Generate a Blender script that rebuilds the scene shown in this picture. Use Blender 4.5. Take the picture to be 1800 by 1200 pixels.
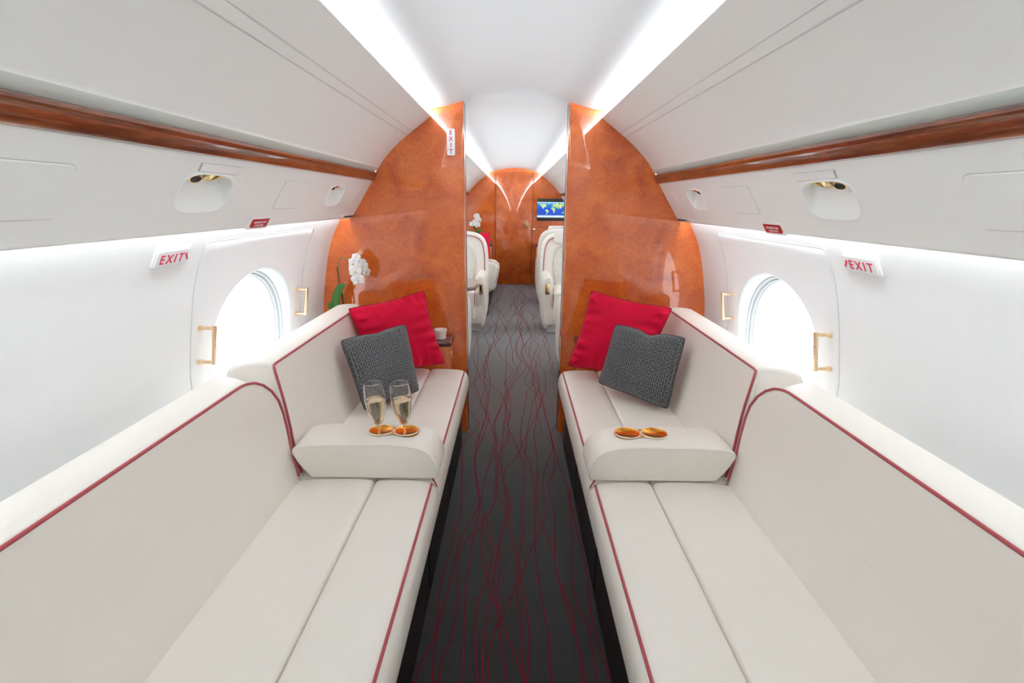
import bpy, bmesh, math, random
from mathutils import Vector, Matrix, noise
random.seed(7)
PI = math.pi
for o in list(bpy.data.objects): bpy.data.objects.remove(o)
SC = bpy.context.scene
COL = SC.collection

# ------------------------------------------------------------------ camera
def make_camera():
    pitch, roll = math.atan(244/900.0), 0.011
    R0 = Vector((1, 0, 0)); U0 = Vector((0, math.sin(pitch), math.cos(pitch))); F = Vector((0, math.cos(pitch), -math.sin(pitch)))
    R = R0*math.cos(roll)+U0*math.sin(roll)
    U = -R0*math.sin(roll)+U0*math.cos(roll)
    cd = bpy.data.cameras.new('camera'); cam = bpy.data.objects.new('camera', cd); COL.objects.link(cam)
    m = Matrix((R, U, -F)).transposed().to_4x4(); m.translation = Vector((-.01, 0, 1.33))
    cam.matrix_world = m
    cd.sensor_width = 36; cd.lens = 18; cd.clip_start = .02; cd.clip_end = 100
    SC.camera = cam
make_camera()

# ------------------------------------------------------------------ world, exposure, lights
W = bpy.data.worlds.new('sky'); SC.world = W; W.use_nodes = True
bg = W.node_tree.nodes['Background']; bg.inputs[0].default_value = (.90, .95, 1, 1); bg.inputs[1].default_value = 3.4
vs = SC.view_settings; vs.view_transform = 'Standard'; vs.look = 'None'; vs.gamma = 1; vs.exposure = 0.34
try: vs.use_curve_mapping = False
except Exception: pass
SC.cycles.diffuse_bounces = 8; SC.cycles.max_bounces = 14; SC.cycles.glossy_bounces = 6
SC.cycles.transmission_bounces = 12; SC.cycles.transparent_max_bounces = 12
COVE_W, WASH_W = 4.4, 1.0         # watts per metre of strip
def strip(name, s, x, z, y0, y1, w, tilt, power, color):
    ld = bpy.data.lights.new(name, 'AREA'); ld.shape = 'RECTANGLE'; ld.size = w; ld.size_y = y1-y0
    ld.energy = power*(y1-y0); ld.color = color
    o = bpy.data.objects.new(name, ld); COL.objects.link(o)
    # local -Z is the emitting direction; 'tilt' measured from straight down, towards outboard
    o.location = (s*x, (y0+y1)/2, z); o.rotation_euler = (0, -s*tilt, 0)
    return o
for s in (-1, 1):
    for (y0, y1, k) in ((-1.25, 2.80, 1.0), (2.90, 8.55, 1.35)):
        strip('cove_light_strip', s, .500, 1.744, y0, y1, .024, math.radians(180+52), COVE_W*k, (.86, .95, 1))
        strip('wall_wash_strip', s, .900, 1.282, y0, y1, .02, math.radians(14), WASH_W*k, (.86, .945, 1))

# ------------------------------------------------------------------ mesh helpers
ORG = {}
class MB:
    def __init__(self): self.v = []; self.f = []; self.m = []; self.uv = {}
    def add(self, vs, fs, mi=0):
        b = len(self.v); self.v += [Vector(p) for p in vs]
        for f in fs: self.f.append(tuple(b+i for i in f)); self.m.append(mi)
        return b
    def box(self, x0, x1, y0, y1, z0, z1, mi=0):
        x0, x1 = min(x0, x1), max(x0, x1)
        v = [(x0,y0,z0),(x1,y0,z0),(x1,y1,z0),(x0,y1,z0),(x0,y0,z1),(x1,y0,z1),(x1,y1,z1),(x0,y1,z1)]
        self.add(v, [(0,3,2,1),(4,5,6,7),(0,1,5,4),(1,2,6,5),(2,3,7,6),(3,0,4,7)], mi)
    def rbox(self, x0, x1, y0, y1, z0, z1, r=.01, seg=3, mi=0):
        bm = bmesh.new(); bmesh.ops.create_cube(bm, size=1)
        for v in bm.verts:
            v.co = Vector(((x0+x1)/2+v.co.x*abs(x1-x0), (y0+y1)/2+v.co.y*(y1-y0), (z0+z1)/2+v.co.z*(z1-z0)))
        bmesh.ops.bevel(bm, geom=bm.edges[:], offset=r, segments=seg, profile=.5, affect='EDGES')
        self.bm(bm, mi)
    def bm(self, bm, mi=0, mat=None):
        bm.verts.index_update()
        vs = [(mat @ v.co if mat else v.co.copy()) for v in bm.verts]
        self.add(vs, [[v.index for v in f.verts] for f in bm.faces], mi); bm.free()
    def tube(self, pts, r, seg=8, caps=True, mi=0, closed=False):
        pts = [Vector(p) for p in pts]; n = len(pts)
        rr = r if isinstance(r, (list, tuple)) else [r]*n
        rings = []; up = None
        for i, p in enumerate(pts):
            if closed: t = pts[(i+1) % n]-pts[i-1]
            else: t = pts[min(i+1, n-1)]-pts[max(i-1, 0)]
            if t.length < 1e-9: t = Vector((0, 0, 1))
            t.normalize()
            if up is None:
                up = Vector((0, 0, 1)) if abs(t.z) < .9 else Vector((1, 0, 0))
            a = (up - t*up.dot(t)); a = a.normalized() if a.length > 1e-6 else t.orthogonal().normalized()
            up = a; b = t.cross(a)
            rings.append([p+(a*math.cos(2*PI*k/seg)+b*math.sin(2*PI*k/seg))*rr[i] for k in range(seg)])
        base = len(self.v)
        for R in rings: self.v += R
        m = n if closed else n-1
        for i in range(m):
            j = (i+1) % n
            for k in range(seg):
                self.f.append((base+i*seg+k, base+i*seg+(k+1) % seg, base+j*seg+(k+1) % seg, base+j*seg+k)); self.m.append(mi)
        if caps and not closed:
            self.f.append(tuple(base+k for k in range(seg))[::-1]); self.m.append(mi)
            self.f.append(tuple(base+(n-1)*seg+k for k in range(seg))); self.m.append(mi)
    def lathe(self, prof, center=(0,0,0), seg=28, mat=None, mi=0, closed=False):
        vs = []; fs = []; n = len(prof); c = Vector(center)
        for (r, z) in prof:
            for k in range(seg):
                p = Vector((r*math.cos(2*PI*k/seg), r*math.sin(2*PI*k/seg), z))
                vs.append((mat @ p if mat else p)+c)
        for i in range(n-1 if not closed else n):
            j = (i+1) % n
            for k in range(seg):
                fs.append((i*seg+k, i*seg+(k+1) % seg, j*seg+(k+1) % seg, j*seg+k))
        if not closed:
            if prof[0][0] > 1e-5: fs.append(tuple(range(seg))[::-1])
            if prof[-1][0] > 1e-5: fs.append(tuple((n-1)*seg+k for k in range(seg)))
        self.add(vs, fs, mi)
    def build(self, name, mat, parent=None, origin=None, smooth=40, clean=True, uvs=None):
        org = ORG[parent] if parent is not None else Vector(origin if origin is not None else (0, 0, 0))
        me = bpy.data.meshes.new(name)
        me.from_pydata([v-org for v in self.v], [], self.f)
        mats = mat if isinstance(mat, (list, tuple)) else [mat]
        for m in mats: me.materials.append(m)
        if len(mats) > 1: me.polygons.foreach_set('material_index', self.m)
        if uvs:
            ul = me.uv_layers.new(name='UVMap')
            for l in me.loops: ul.data[l.index].uv = uvs[l.vertex_index]
        if clean:
            bm = bmesh.new(); bm.from_mesh(me)
            bmesh.ops.remove_doubles(bm, verts=bm.verts, dist=1e-5)
            bmesh.ops.recalc_face_normals(bm, faces=bm.faces)
            bm.to_mesh(me); bm.free()
        me.update()
        if smooth:
            me.polygons.foreach_set('use_smooth', [True]*len(me.polygons))
            me.set_sharp_from_angle(angle=math.radians(smooth))
        o = bpy.data.objects.new(name, me); COL.objects.link(o)
        if parent is not None: o.parent = parent
        else: o.location = org
        ORG[o] = org
        return o
def thing(name, label, cat, loc=(0,0,0), group=None):
    o = bpy.data.objects.new(name, None); COL.objects.link(o); o.location = loc; o.empty_display_size = .05
    ORG[o] = Vector(loc); return tag(o, label, cat, group)
def tag(o, label, cat, group=None):
    o['label'] = label; o['category'] = cat
    if group: o['group'] = group
    return o
def struct(o): o['kind'] = 'structure'; return o
def dup(root, loc, rotz=None, label=None, group=None):
    r = root.copy(); COL.objects.link(r); r.location = loc
    if rotz is not None: r.rotation_euler = (0, 0, rotz)
    if label: r['label'] = label
    if group: r['group'] = group
    for ch in list(root.children):
        c = ch.copy(); COL.objects.link(c); c.parent = r
        for g in list(ch.children):
            d = g.copy(); COL.objects.link(d); d.parent = c
    return r

def catmull(pts, n=8):
    out = []
    for i in range(len(pts)-1):
        p0 = pts[max(i-1, 0)]; p1 = pts[i]; p2 = pts[i+1]; p3 = pts[min(i+2, len(pts)-1)]
        for k in range(n):
            t = k/n
            out.append(tuple(.5*((2*b)+(-a+c)*t+(2*a-5*b+4*c-d)*t*t+(-a+3*b-3*c+d)*t**3) for a, b, c, d in zip(p0, p1, p2, p3)))
    out.append(tuple(pts[-1])); return out
def lerp(a, b, t): return a+(b-a)*t
def interp(x, xs, ys):
    if x <= xs[0]: return ys[0]
    for i in range(len(xs)-1):
        if x <= xs[i+1]: return lerp(ys[i], ys[i+1], (x-xs[i])/(xs[i+1]-xs[i]))
    return ys[-1]
# side wall profile: half width of the cabin lining against height
_W = catmull([(0,.90),(.1,.95),(.3,1.02),(.5,1.06),(.7,1.073),(.83,1.063),(1.078,1.013),(1.235,.940),(1.34,.872)], 12)
WZ = [p[0] for p in _W]; WX = [p[1] for p in _W]
def X(z): return interp(z, WZ, WX)
def ceil_z(x):
    x = abs(x)
    return 1.864-(1-math.sqrt(1-x*x)) if x < .30 else interp(x, [.30,.32,.34,.36,.38,.41,.44,.50,.56,.60,.63], [1.81794, 1.8118, 1.8062, 1.8012, 1.7970, 1.7922, 1.7885, 1.7830, 1.778, 1.762, 1.70])

def extrude_open(mb, s, prof, ys, mi=0):
    """sheet: profile [(x,z)] swept along y"""
    n = len(prof); vs = [(s*x, y, z) for y in ys for (x, z) in prof]; fs = []
    for j in range(len(ys)-1):
        for i in range(n-1): fs.append((j*n+i, j*n+i+1, (j+1)*n+i+1, (j+1)*n+i))
    mb.add(vs, fs, mi)
def extrude_closed(mb, s, prof, ys, mi=0):
    n = len(prof); vs = [(s*x, y, z) for y in ys for (x, z) in prof]; fs = []
    for j in range(len(ys)-1):
        for i in range(n): fs.append((j*n+i, j*n+(i+1) % n, (j+1)*n+(i+1) % n, (j+1)*n+i))
    fs.append(tuple(range(n))); fs.append(tuple((len(ys)-1)*n+i for i in range(n))[::-1])
    mb.add(vs, fs, mi)
def offset_poly(P, d):
    n = len(P); A = sum(P[i][0]*P[(i+1) % n][1]-P[(i+1) % n][0]*P[i][1] for i in range(n)); sg = 1 if A > 0 else -1
    out = []
    for i in range(n):
        a = Vector(P[i-1]); b = Vector(P[i]); c = Vector(P[(i+1) % n])
        e1 = (b-a).normalized(); e2 = (c-b).normalized()
        n1 = Vector((-e1.y, e1.x))*sg; n2 = Vector((-e2.y, e2.x))*sg
        m = n1+n2
        m = m.normalized()/max(.5, math.sqrt(max(.01, (1+n1.dot(n2))/2))) if m.length > 1e-6 else n1
        out.append((b.x+m.x*d, b.y+m.y*d))
    return out
def soft_extrude(mb, s, prof, y0, y1, r=.015, n=4, mids=0, mi=0, wob=0):
    """closed profile with rounded ends; y0/y1 may be functions of (x,z)"""
    f0 = y0 if callable(y0) else (lambda x, z: y0)
    f1 = y1 if callable(y1) else (lambda x, z: y1)
    rings = []
    for k in range(n+1):
        a = PI/2*k/n; Q = offset_poly(prof, r*(1-math.sin(a)))
        rings.append([(s*x, f0(px, pz)+r*(1-math.cos(a)), z) for (x, z), (px, pz) in zip(Q, prof)])
    for k in range(1, mids+1):
        t = k/(mids+1)
        rings.append([(s*x, lerp(f0(x, z)+r, f1(x, z)-r, t), z) for (x, z) in prof])
    for k in range(n, -1, -1):
        a = PI/2*k/n; Q = offset_poly(prof, r*(1-math.sin(a)))
        rings.append([(s*x, f1(px, pz)-r*(1-math.cos(a)), z) for (x, z), (px, pz) in zip(Q, prof)])
    N = len(prof); vs = [p for R in rings for p in R]; fs = []
    for j in range(len(rings)-1):
        for i in range(N): fs.append((j*N+i, j*N+(i+1) % N, (j+1)*N+(i+1) % N, (j+1)*N+i))
    fs.append(tuple(range(N))); fs.append(tuple((len(rings)-1)*N+i for i in range(N))[::-1])
    mb.add(vs, fs, mi)
def ellipse_fn(cu, cv, a, b, p=2.0):
    def f(th):
        c, s_ = math.cos(th), math.sin(th)
        return (cu+a*math.copysign(abs(c)**(2/p), c), cv+b*math.copysign(abs(s_)**(2/p), s_))
    return f
def holed_sheet(mb, us, vs, holes, mp, rings=5, mi=0):
    """grid sheet in (u,v) mapped by mp; holes: (u0,u1,fn,cu,cv,a,b). Returns rim loops"""
    loops = []; cuts = sorted(holes, key=lambda h: h[0]); cur = us[0]; spans = []
    for h in cuts:
        spans.append((cur, h[0], None)); spans.append((h[0], h[1], h)); cur = h[1]
    spans.append((cur, us[-1], None))
    for (a0, a1, h) in spans:
        if a1-a0 < 1e-6: continue
        U = [a0]+[u for u in us if a0+1e-4 < u < a1-1e-4]+[a1]
        if h is None:
            n = len(vs); V = [mp(u, v) for u in U for v in vs]; F = []
            for j in range(len(U)-1):
                for i in range(n-1): F.append((j*n+i, j*n+i+1, (j+1)*n+i+1, (j+1)*n+i))
            mb.add(V, F, mi)
        else:
            _, _, fn, cu, cv, A, B = h
            k = 13; U = [lerp(a0, a1, i/(k-1)) for i in range(k)]
            bd = [(u, vs[0]) for u in U]+[(a1, v) for v in vs[1:]]+[(u, vs[-1]) for u in U[-2::-1]]+[(a0, v) for v in vs[-2:0:-1]]
            N = len(bd); V = []; rim = []
            for r in range(rings+1):
                t = r/rings
                for (u, v) in bd:
                    th = math.atan2((v-cv)/B, (u-cu)/A); e = fn(th)
                    V.append(mp(lerp(u, e[0], t), lerp(v, e[1], t)))
            for r in range(rings):
                for i in range(N): 
                    q = (i+1) % N
                    F = (r*N+i, r*N+q, (r+1)*N+q, (r+1)*N+i)
                    if r == 0 and i == 0: FF = []
                    FF.append(F)
            mb.add(V, FF, mi)
    return loops
# ------------------------------------------------------------------ text
def text_mb(body, size, bold=.0, align='CENTER', spacing=1.0, ext=.0004):
    cu = bpy.data.curves.new('tmp', 'FONT'); cu.body = body; cu.size = size; cu.align_x = align; cu.align_y = 'CENTER'
    cu.offset = bold*size; cu.extrude = ext; cu.space_character = spacing; cu.resolution_u = 3
    o = bpy.data.objects.new('tmp', cu); COL.objects.link(o)
    dg = bpy.context.evaluated_depsgraph_get(); me = bpy.data.meshes.new_from_object(o.evaluated_get(dg))
    V = [v.co.copy() for v in me.vertices]; F = [tuple(p.vertices) for p in me.polygons]
    bpy.data.objects.remove(o); bpy.data.curves.remove(cu); bpy.data.meshes.remove(me)
    return V, F
def frame(o, x, y):
    x = Vector(x).normalized(); y = Vector(y); y = (y-x*y.dot(x)).normalized(); z = x.cross(y)
    m = Matrix((x, y, z)).transposed().to_4x4(); m.translation = Vector(o); return m
def add_text(mb, body, size, m, dx=0, dy=0, dz=.0006, **k):
    mi = k.pop('mi', 0); V, F = text_mb(body, size, **k)
    mb.add([m @ (v+Vector((dx, dy, dz))) for v in V], F, mi)
def rrect(w, h, r, seg=5):
    P = []
    for (cx, cy, a0) in ((w/2-r, h/2-r, 0), (-w/2+r, h/2-r, PI/2), (-w/2+r, -h/2+r, PI), (w/2-r, -h/2+r, 3*PI/2)):
        for k in range(seg+1): a = a0+PI/2*k/seg; P.append((cx+r*math.cos(a), cy+r*math.sin(a)))
    return P
def plate(mb, m, P, t, bev=.0, mi=0, z0=0):
    """flat plate of outline P in frame m, thickness t with chamfered rim"""
    n = len(P); cx = sum(p[0] for p in P)/n; cy = sum(p[1] for p in P)/n
    R = [[(p[0], p[1], z0) for p in P], [(p[0], p[1], z0+t-bev) for p in P]]
    if bev:
        Q = offset_poly(P, bev); R.append([(q[0], q[1], z0+t) for q in Q])
    V = [m @ Vector(p) for r in R for p in r]; F = []
    for j in range(len(R)-1):
        for i in range(n): F.append((j*n+i, j*n+(i+1) % n, (j+1)*n+(i+1) % n, (j+1)*n+i))
    F.append(tuple((len(R)-1)*n+i for i in range(n))); F.append(tuple(range(n))[::-1])
    mb.add(V, F, mi)

# ------------------------------------------------------------------ materials
def new_mat(name):
    m = bpy.data.materials.new(name); m.use_nodes = True
    nt = m.node_tree; return m, nt, nt.nodes['Principled BSDF']
def N(nt, t, **k):
    n = nt.nodes.new(t)
    for a, b in k.items(): setattr(n, a, b)
    return n
def bump(nt, bs, src, strength, dist=.001):
    b = N(nt, 'ShaderNodeBump'); b.inputs['Strength'].default_value = strength; b.inputs['Distance'].default_value = dist
    nt.links.new(src, b.inputs['Height']); nt.links.new(b.outputs[0], bs.inputs['Normal'])
def simple(name, col, rough=.5, metal=0, nscale=0, nstr=.1, ndist=.001, spec=.5, coat=0, stretch=None, **k):
    m, nt, bs = new_mat(name)
    bs.inputs['Base Color'].default_value = (*col, 1); bs.inputs['Roughness'].default_value = rough; bs.inputs['Metallic'].default_value = metal
    bs.inputs['Specular IOR Level'].default_value = spec; bs.inputs['Coat Weight'].default_value = coat
    for a, b in k.items(): bs.inputs[a.replace('_', ' ')].default_value = b
    if nscale:
        tc = N(nt, 'ShaderNodeTexCoord'); mp = N(nt, 'ShaderNodeMapping'); nz = N(nt, 'ShaderNodeTexNoise')
        nt.links.new(tc.outputs['Object'], mp.inputs[0]); nt.links.new(mp.outputs[0], nz.inputs['Vector'])
        if stretch: mp.inputs['Scale'].default_value = stretch
        nz.inputs['Scale'].default_value = nscale; nz.inputs['Detail'].default_value = 4
        bump(nt, bs, nz.outputs['Fac'], nstr, ndist)
    return m
def ramp(nt, fac, stops):
    r = N(nt, 'ShaderNodeValToRGB'); e = r.color_ramp.elements
    while len(e) < len(stops): e.new(.5)
    for i, (p, c) in enumerate(stops): e[i].position = p; e[i].color = (*c, 1)
    nt.links.new(fac, r.inputs[0]); return r
def wood(name, stops, burl=True, grain=(1, 1, 1), coat_ior=1.6, dist=.004, rough=.35):
    m, nt, bs = new_mat(name)
    tc = N(nt, 'ShaderNodeTexCoord'); mp = N(nt, 'ShaderNodeMapping'); mp.inputs['Scale'].default_value = grain
    nt.links.new(tc.outputs['Object'], mp.inputs[0])
    n1 = N(nt, 'ShaderNodeTexNoise'); n1.inputs['Scale'].default_value = 5.5; n1.inputs['Detail'].default_value = 3; n1.inputs['Distortion'].default_value = 1.0
    n2 = N(nt, 'ShaderNodeTexNoise'); n2.inputs['Scale'].default_value = 30; n2.inputs['Detail'].default_value = 7; n2.inputs['Distortion'].default_value = 2.2
    nt.links.new(mp.outputs[0], n1.inputs['Vector']); nt.links.new(mp.outputs[0], n2.inputs['Vector'])
    n3 = N(nt, 'ShaderNodeTexNoise'); n3.inputs['Scale'].default_value = 1.6; n3.inputs['Detail'].default_value = 2
    nt.links.new(mp.outputs[0], n3.inputs['Vector'])
    mx = N(nt, 'ShaderNodeMath', operation='MULTIPLY_ADD'); nt.links.new(n2.outputs['Fac'], mx.inputs[0]); mx.inputs[1].default_value = .62
    nt.links.new(n1.outputs['Fac'], mx.inputs[2])
    m2 = N(nt, 'ShaderNodeMath', operation='MULTIPLY_ADD'); nt.links.new(n3.outputs['Fac'], m2.inputs[0]); m2.inputs[1].default_value = .35; nt.links.new(mx.outputs[0], m2.inputs[2])
    m3 = N(nt, 'ShaderNodeMath', operation='SUBTRACT'); nt.links.new(m2.outputs[0], m3.inputs[0]); m3.inputs[1].default_value = .485
    r = ramp(nt, m3.outputs[0], stops)
    # fine figure lines
    wv = N(nt, 'ShaderNodeTexWave', wave_type='BANDS', bands_direction='Z'); wv.inputs['Scale'].default_value = 26
    wv.inputs['Distortion'].default_value = 16; wv.inputs['Detail'].default_value = 3; wv.inputs['Detail Scale'].default_value = .35
    nt.links.new(mp.outputs[0], wv.inputs['Vector'])
    mc = N(nt, 'ShaderNodeMix', data_type='RGBA', blend_type='MULTIPLY'); mc.inputs['Factor'].default_value = .09
    nt.links.new(r.outputs[0], mc.inputs['A']); nt.links.new(wv.outputs['Color'], mc.inputs['B'])
    nt.links.new(mc.outputs['Result'], bs.inputs['Base Color'])
    bs.inputs['Roughness'].default_value = rough; bs.inputs['Specular IOR Level'].default_value = .25
    bs.inputs['Coat Weight'].default_value = 1; bs.inputs['Coat Roughness'].default_value = .015; bs.inputs['Coat IOR'].default_value = coat_ior
    return m
M = {}
def leather():
    m, nt, bs = new_mat('cream_leather')
    bs.inputs['Base Color'].default_value = (.85, .792, .722, 1); bs.inputs['Roughness'].default_value = .42; bs.inputs['Specular IOR Level'].default_value = .4
    tc = N(nt, 'ShaderNodeTexCoord'); a = N(nt, 'ShaderNodeTexNoise'); a.inputs['Scale'].default_value = 420; a.inputs['Detail'].default_value = 3
    mp = N(nt, 'ShaderNodeMapping'); mp.inputs['Scale'].default_value = (1.6, .7, 1.0); b = N(nt, 'ShaderNodeTexNoise'); b.inputs['Scale'].default_value = 5; b.inputs['Detail'].default_value = 3; b.inputs['Distortion'].default_value = 1.5
    nt.links.new(tc.outputs['Object'], a.inputs['Vector']); nt.links.new(tc.outputs['Object'], mp.inputs[0]); nt.links.new(mp.outputs[0], b.inputs['Vector'])
    b1 = N(nt, 'ShaderNodeBump'); b1.inputs['Strength'].default_value = .35; b1.inputs['Distance'].default_value = .008; nt.links.new(b.outputs['Fac'], b1.inputs['Height'])
    b2 = N(nt, 'ShaderNodeBump'); b2.inputs['Strength'].default_value = .12; b2.inputs['Distance'].default_value = .0006; nt.links.new(a.outputs['Fac'], b2.inputs['Height'])
    nt.links.new(b1.outputs[0], b2.inputs['Normal']); nt.links.new(b2.outputs[0], bs.inputs['Normal']); return m
M['leather'] = leather()
M['leather_seat'] = M['leather']
M['piping'] = simple('red_piping', (.44, .065, .08), .45)
M['liner'] = simple('white_wall_liner', (.87, .87, .87), .6, nscale=60, nstr=.18, ndist=.002, spec=.3, stretch=(1, .35, 1.6))
M['hatchwhite'] = simple('white_hatch_panel', (.85, .85, .855), .5, spec=.3)
M['panel'] = simple('warm_white_panel', (.91, .91, .895), .5, nscale=90, nstr=.05, ndist=.001, spec=.3)
M['service'] = simple('service_panel_white', (.92, .92, .905), .5, nscale=90, nstr=.05, ndist=.001, spec=.3)
M['groove_shade'] = simple('joint_groove_shade', (.66, .65, .63), .6)  # grey tone that paints the shade inside panel joints
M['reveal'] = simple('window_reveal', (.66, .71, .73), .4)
M['ceiling'] = simple('ceiling_white', (.715, .73, .74), .55, spec=.3)
M['channel'] = simple('grey_green_channel', (.80, .87, .84), .45)
M['burl'] = wood('burl_veneer', [(.06, (.34, .050, .008)), (.36, (.64, .118, .016)), (.60, (.78, .170, .022)), (.94, (.90, .26, .040))], coat_ior=1.75)
M['rail'] = wood('dark_wood_rail', [(.15, (.07, .012, .004)), (.45, (.20, .045, .012)), (.62, (.30, .075, .02)), (.85, (.42, .13, .035))], grain=(3, .35, 3), coat_ior=1.6)
M['darkwood'] = wood('dark_wood_edge', [(.2, (.05, .01, .006)), (.5, (.09, .018, .009)), (.8, (.14, .03, .014))], grain=(3, .5, 3))
M['gold'] = simple('satin_gold', (.93, .70, .36), .18, metal=1)
M['champagne_gold'] = simple('champagne_gold', (.92, .70, .46), .28, metal=1)
M['deepgold'] = simple('deep_gold_cup', (.98, .50, .07), .17, metal=1)
M['chrome'] = simple('polished_metal', (.8, .8, .8), .12, metal=1)
M['black'] = simple('black_laminate', (.012, .010, .009), .45)
M['seal'] = simple('pale_seal', (.62, .62, .63), .6)
M['slot'] = simple('slot_pink', (.50, .43, .42), .6)
M['blackglass'] = simple('black_opening', (.006, .006, .007), .12)
M['signwhite'] = simple('sign_white', (.88, .88, .90), .3)
M['signred'] = simple('sign_red', (.70, .015, .06), .4)
M['labelred'] = simple('label_red', (.55, .02, .03), .4)
M['lettering'] = simple('white_lettering', (.85, .82, .82), .5)
M['velvet'] = simple('red_velvet', (.68, .004, .040), .7, nscale=9, nstr=.5, ndist=.012, spec=.15, Sheen_Weight=.35, Sheen_Roughness=.4, Sheen_Tint=(1, .12, .2, 1))
M['petal'] = simple('white_petal', (.90, .90, .88), .5, Subsurface_Weight=.1)
M['petal_heart'] = simple('yellow_petal_heart', (.75, .60, .12), .5)
M['stem'] = simple('green_stem', (.13, .22, .05), .5)
M['leaf'] = simple('green_leaf', (.05, .20, .025), .35)
M['stake'] = simple('dark_stake', (.03, .02, .02), .6)
M['pot'] = simple('ceramic_pot', (.6, .57, .52), .3)
M['whitebase'] = simple('white_seat_base', (.80, .79, .76), .45)
M['seam'] = simple('dark_seam', (.10, .03, .015), .5)
def glassmat(name, col, ior, rough=0):
    m, nt, bs = new_mat(name)
    bs.inputs['Base Color'].default_value = (*col, 1); bs.inputs['Transmission Weight'].default_value = 1; bs.inputs['IOR'].default_value = ior; bs.inputs['Roughness'].default_value = rough
    return m
M['glass'] = glassmat('clear_glass', (1, 1, 1), 1.45)
M['champagne'] = glassmat('champagne', (.93, .80, .56), 1.33)
M['bubble'] = simple('bubble', (.95, .93, .88), .1)
def pane_mat():
    m, nt, bs = new_mat('window_glazing')
    tr = N(nt, 'ShaderNodeBsdfTransparent'); gl = N(nt, 'ShaderNodeBsdfGlossy'); gl.inputs['Roughness'].default_value = .02
    lw = N(nt, 'ShaderNodeLayerWeight'); pw = N(nt, 'ShaderNodeMath', operation='POWER'); nt.links.new(lw.outputs['Facing'], pw.inputs[0]); pw.inputs[1].default_value = 5
    ma = N(nt, 'ShaderNodeMath', operation='MULTIPLY_ADD'); nt.links.new(pw.outputs[0], ma.inputs[0]); ma.inputs[1].default_value = .9; ma.inputs[2].default_value = .04
    mx = N(nt, 'ShaderNodeMixShader'); nt.links.new(ma.outputs[0], mx.inputs[0]); nt.links.new(tr.outputs[0], mx.inputs[1]); nt.links.new(gl.outputs[0], mx.inputs[2])
    nt.links.new(mx.outputs[0], nt.nodes['Material Output'].inputs['Surface']); return m
M['pane'] = pane_mat()
def carpet_mat(name, c0, c1, sheen):
    m, nt, bs = new_mat(name)
    tc = N(nt, 'ShaderNodeTexCoord'); nz = N(nt, 'ShaderNodeTexNoise'); nz.inputs['Scale'].default_value = 260; nz.inputs['Detail'].default_value = 3
    n2 = N(nt, 'ShaderNodeTexNoise'); n2.inputs['Scale'].default_value = 14; n2.inputs['Detail'].default_value = 2
    nt.links.new(tc.outputs['Object'], nz.inputs['Vector']); nt.links.new(tc.outputs['Object'], n2.inputs['Vector'])
    ad = N(nt, 'ShaderNodeMath', operation='MULTIPLY_ADD'); nt.links.new(nz.outputs['Fac'], ad.inputs[0]); ad.inputs[1].default_value = .7
    m0 = N(nt, 'ShaderNodeMath', operation='MULTIPLY'); nt.links.new(n2.outputs['Fac'], m0.inputs[0]); m0.inputs[1].default_value = .3
    nt.links.new(m0.outputs[0], ad.inputs[2])
    r = ramp(nt, ad.outputs[0], [(.3, c0), (.7, c1)]); nt.links.new(r.outputs[0], bs.inputs['Base Color'])
    bs.inputs['Roughness'].default_value = 1; bs.inputs['Specular IOR Level'].default_value = .1
    bs.inputs['Sheen Weight'].default_value = sheen; bs.inputs['Sheen Roughness'].default_value = .5; bs.inputs['Sheen Tint'].default_value = (.78, .78, .80, 1)
    bump(nt, bs, nz.outputs['Fac'], .6, .003); return m
M['carpet'] = carpet_mat('charcoal_carpet', (.011, .010, .010), (.030, .028, .027), 1.0)
M['strand'] = carpet_mat('red_carpet_strand', (.16, .008, .018), (.34, .014, .035), .1)
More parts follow.
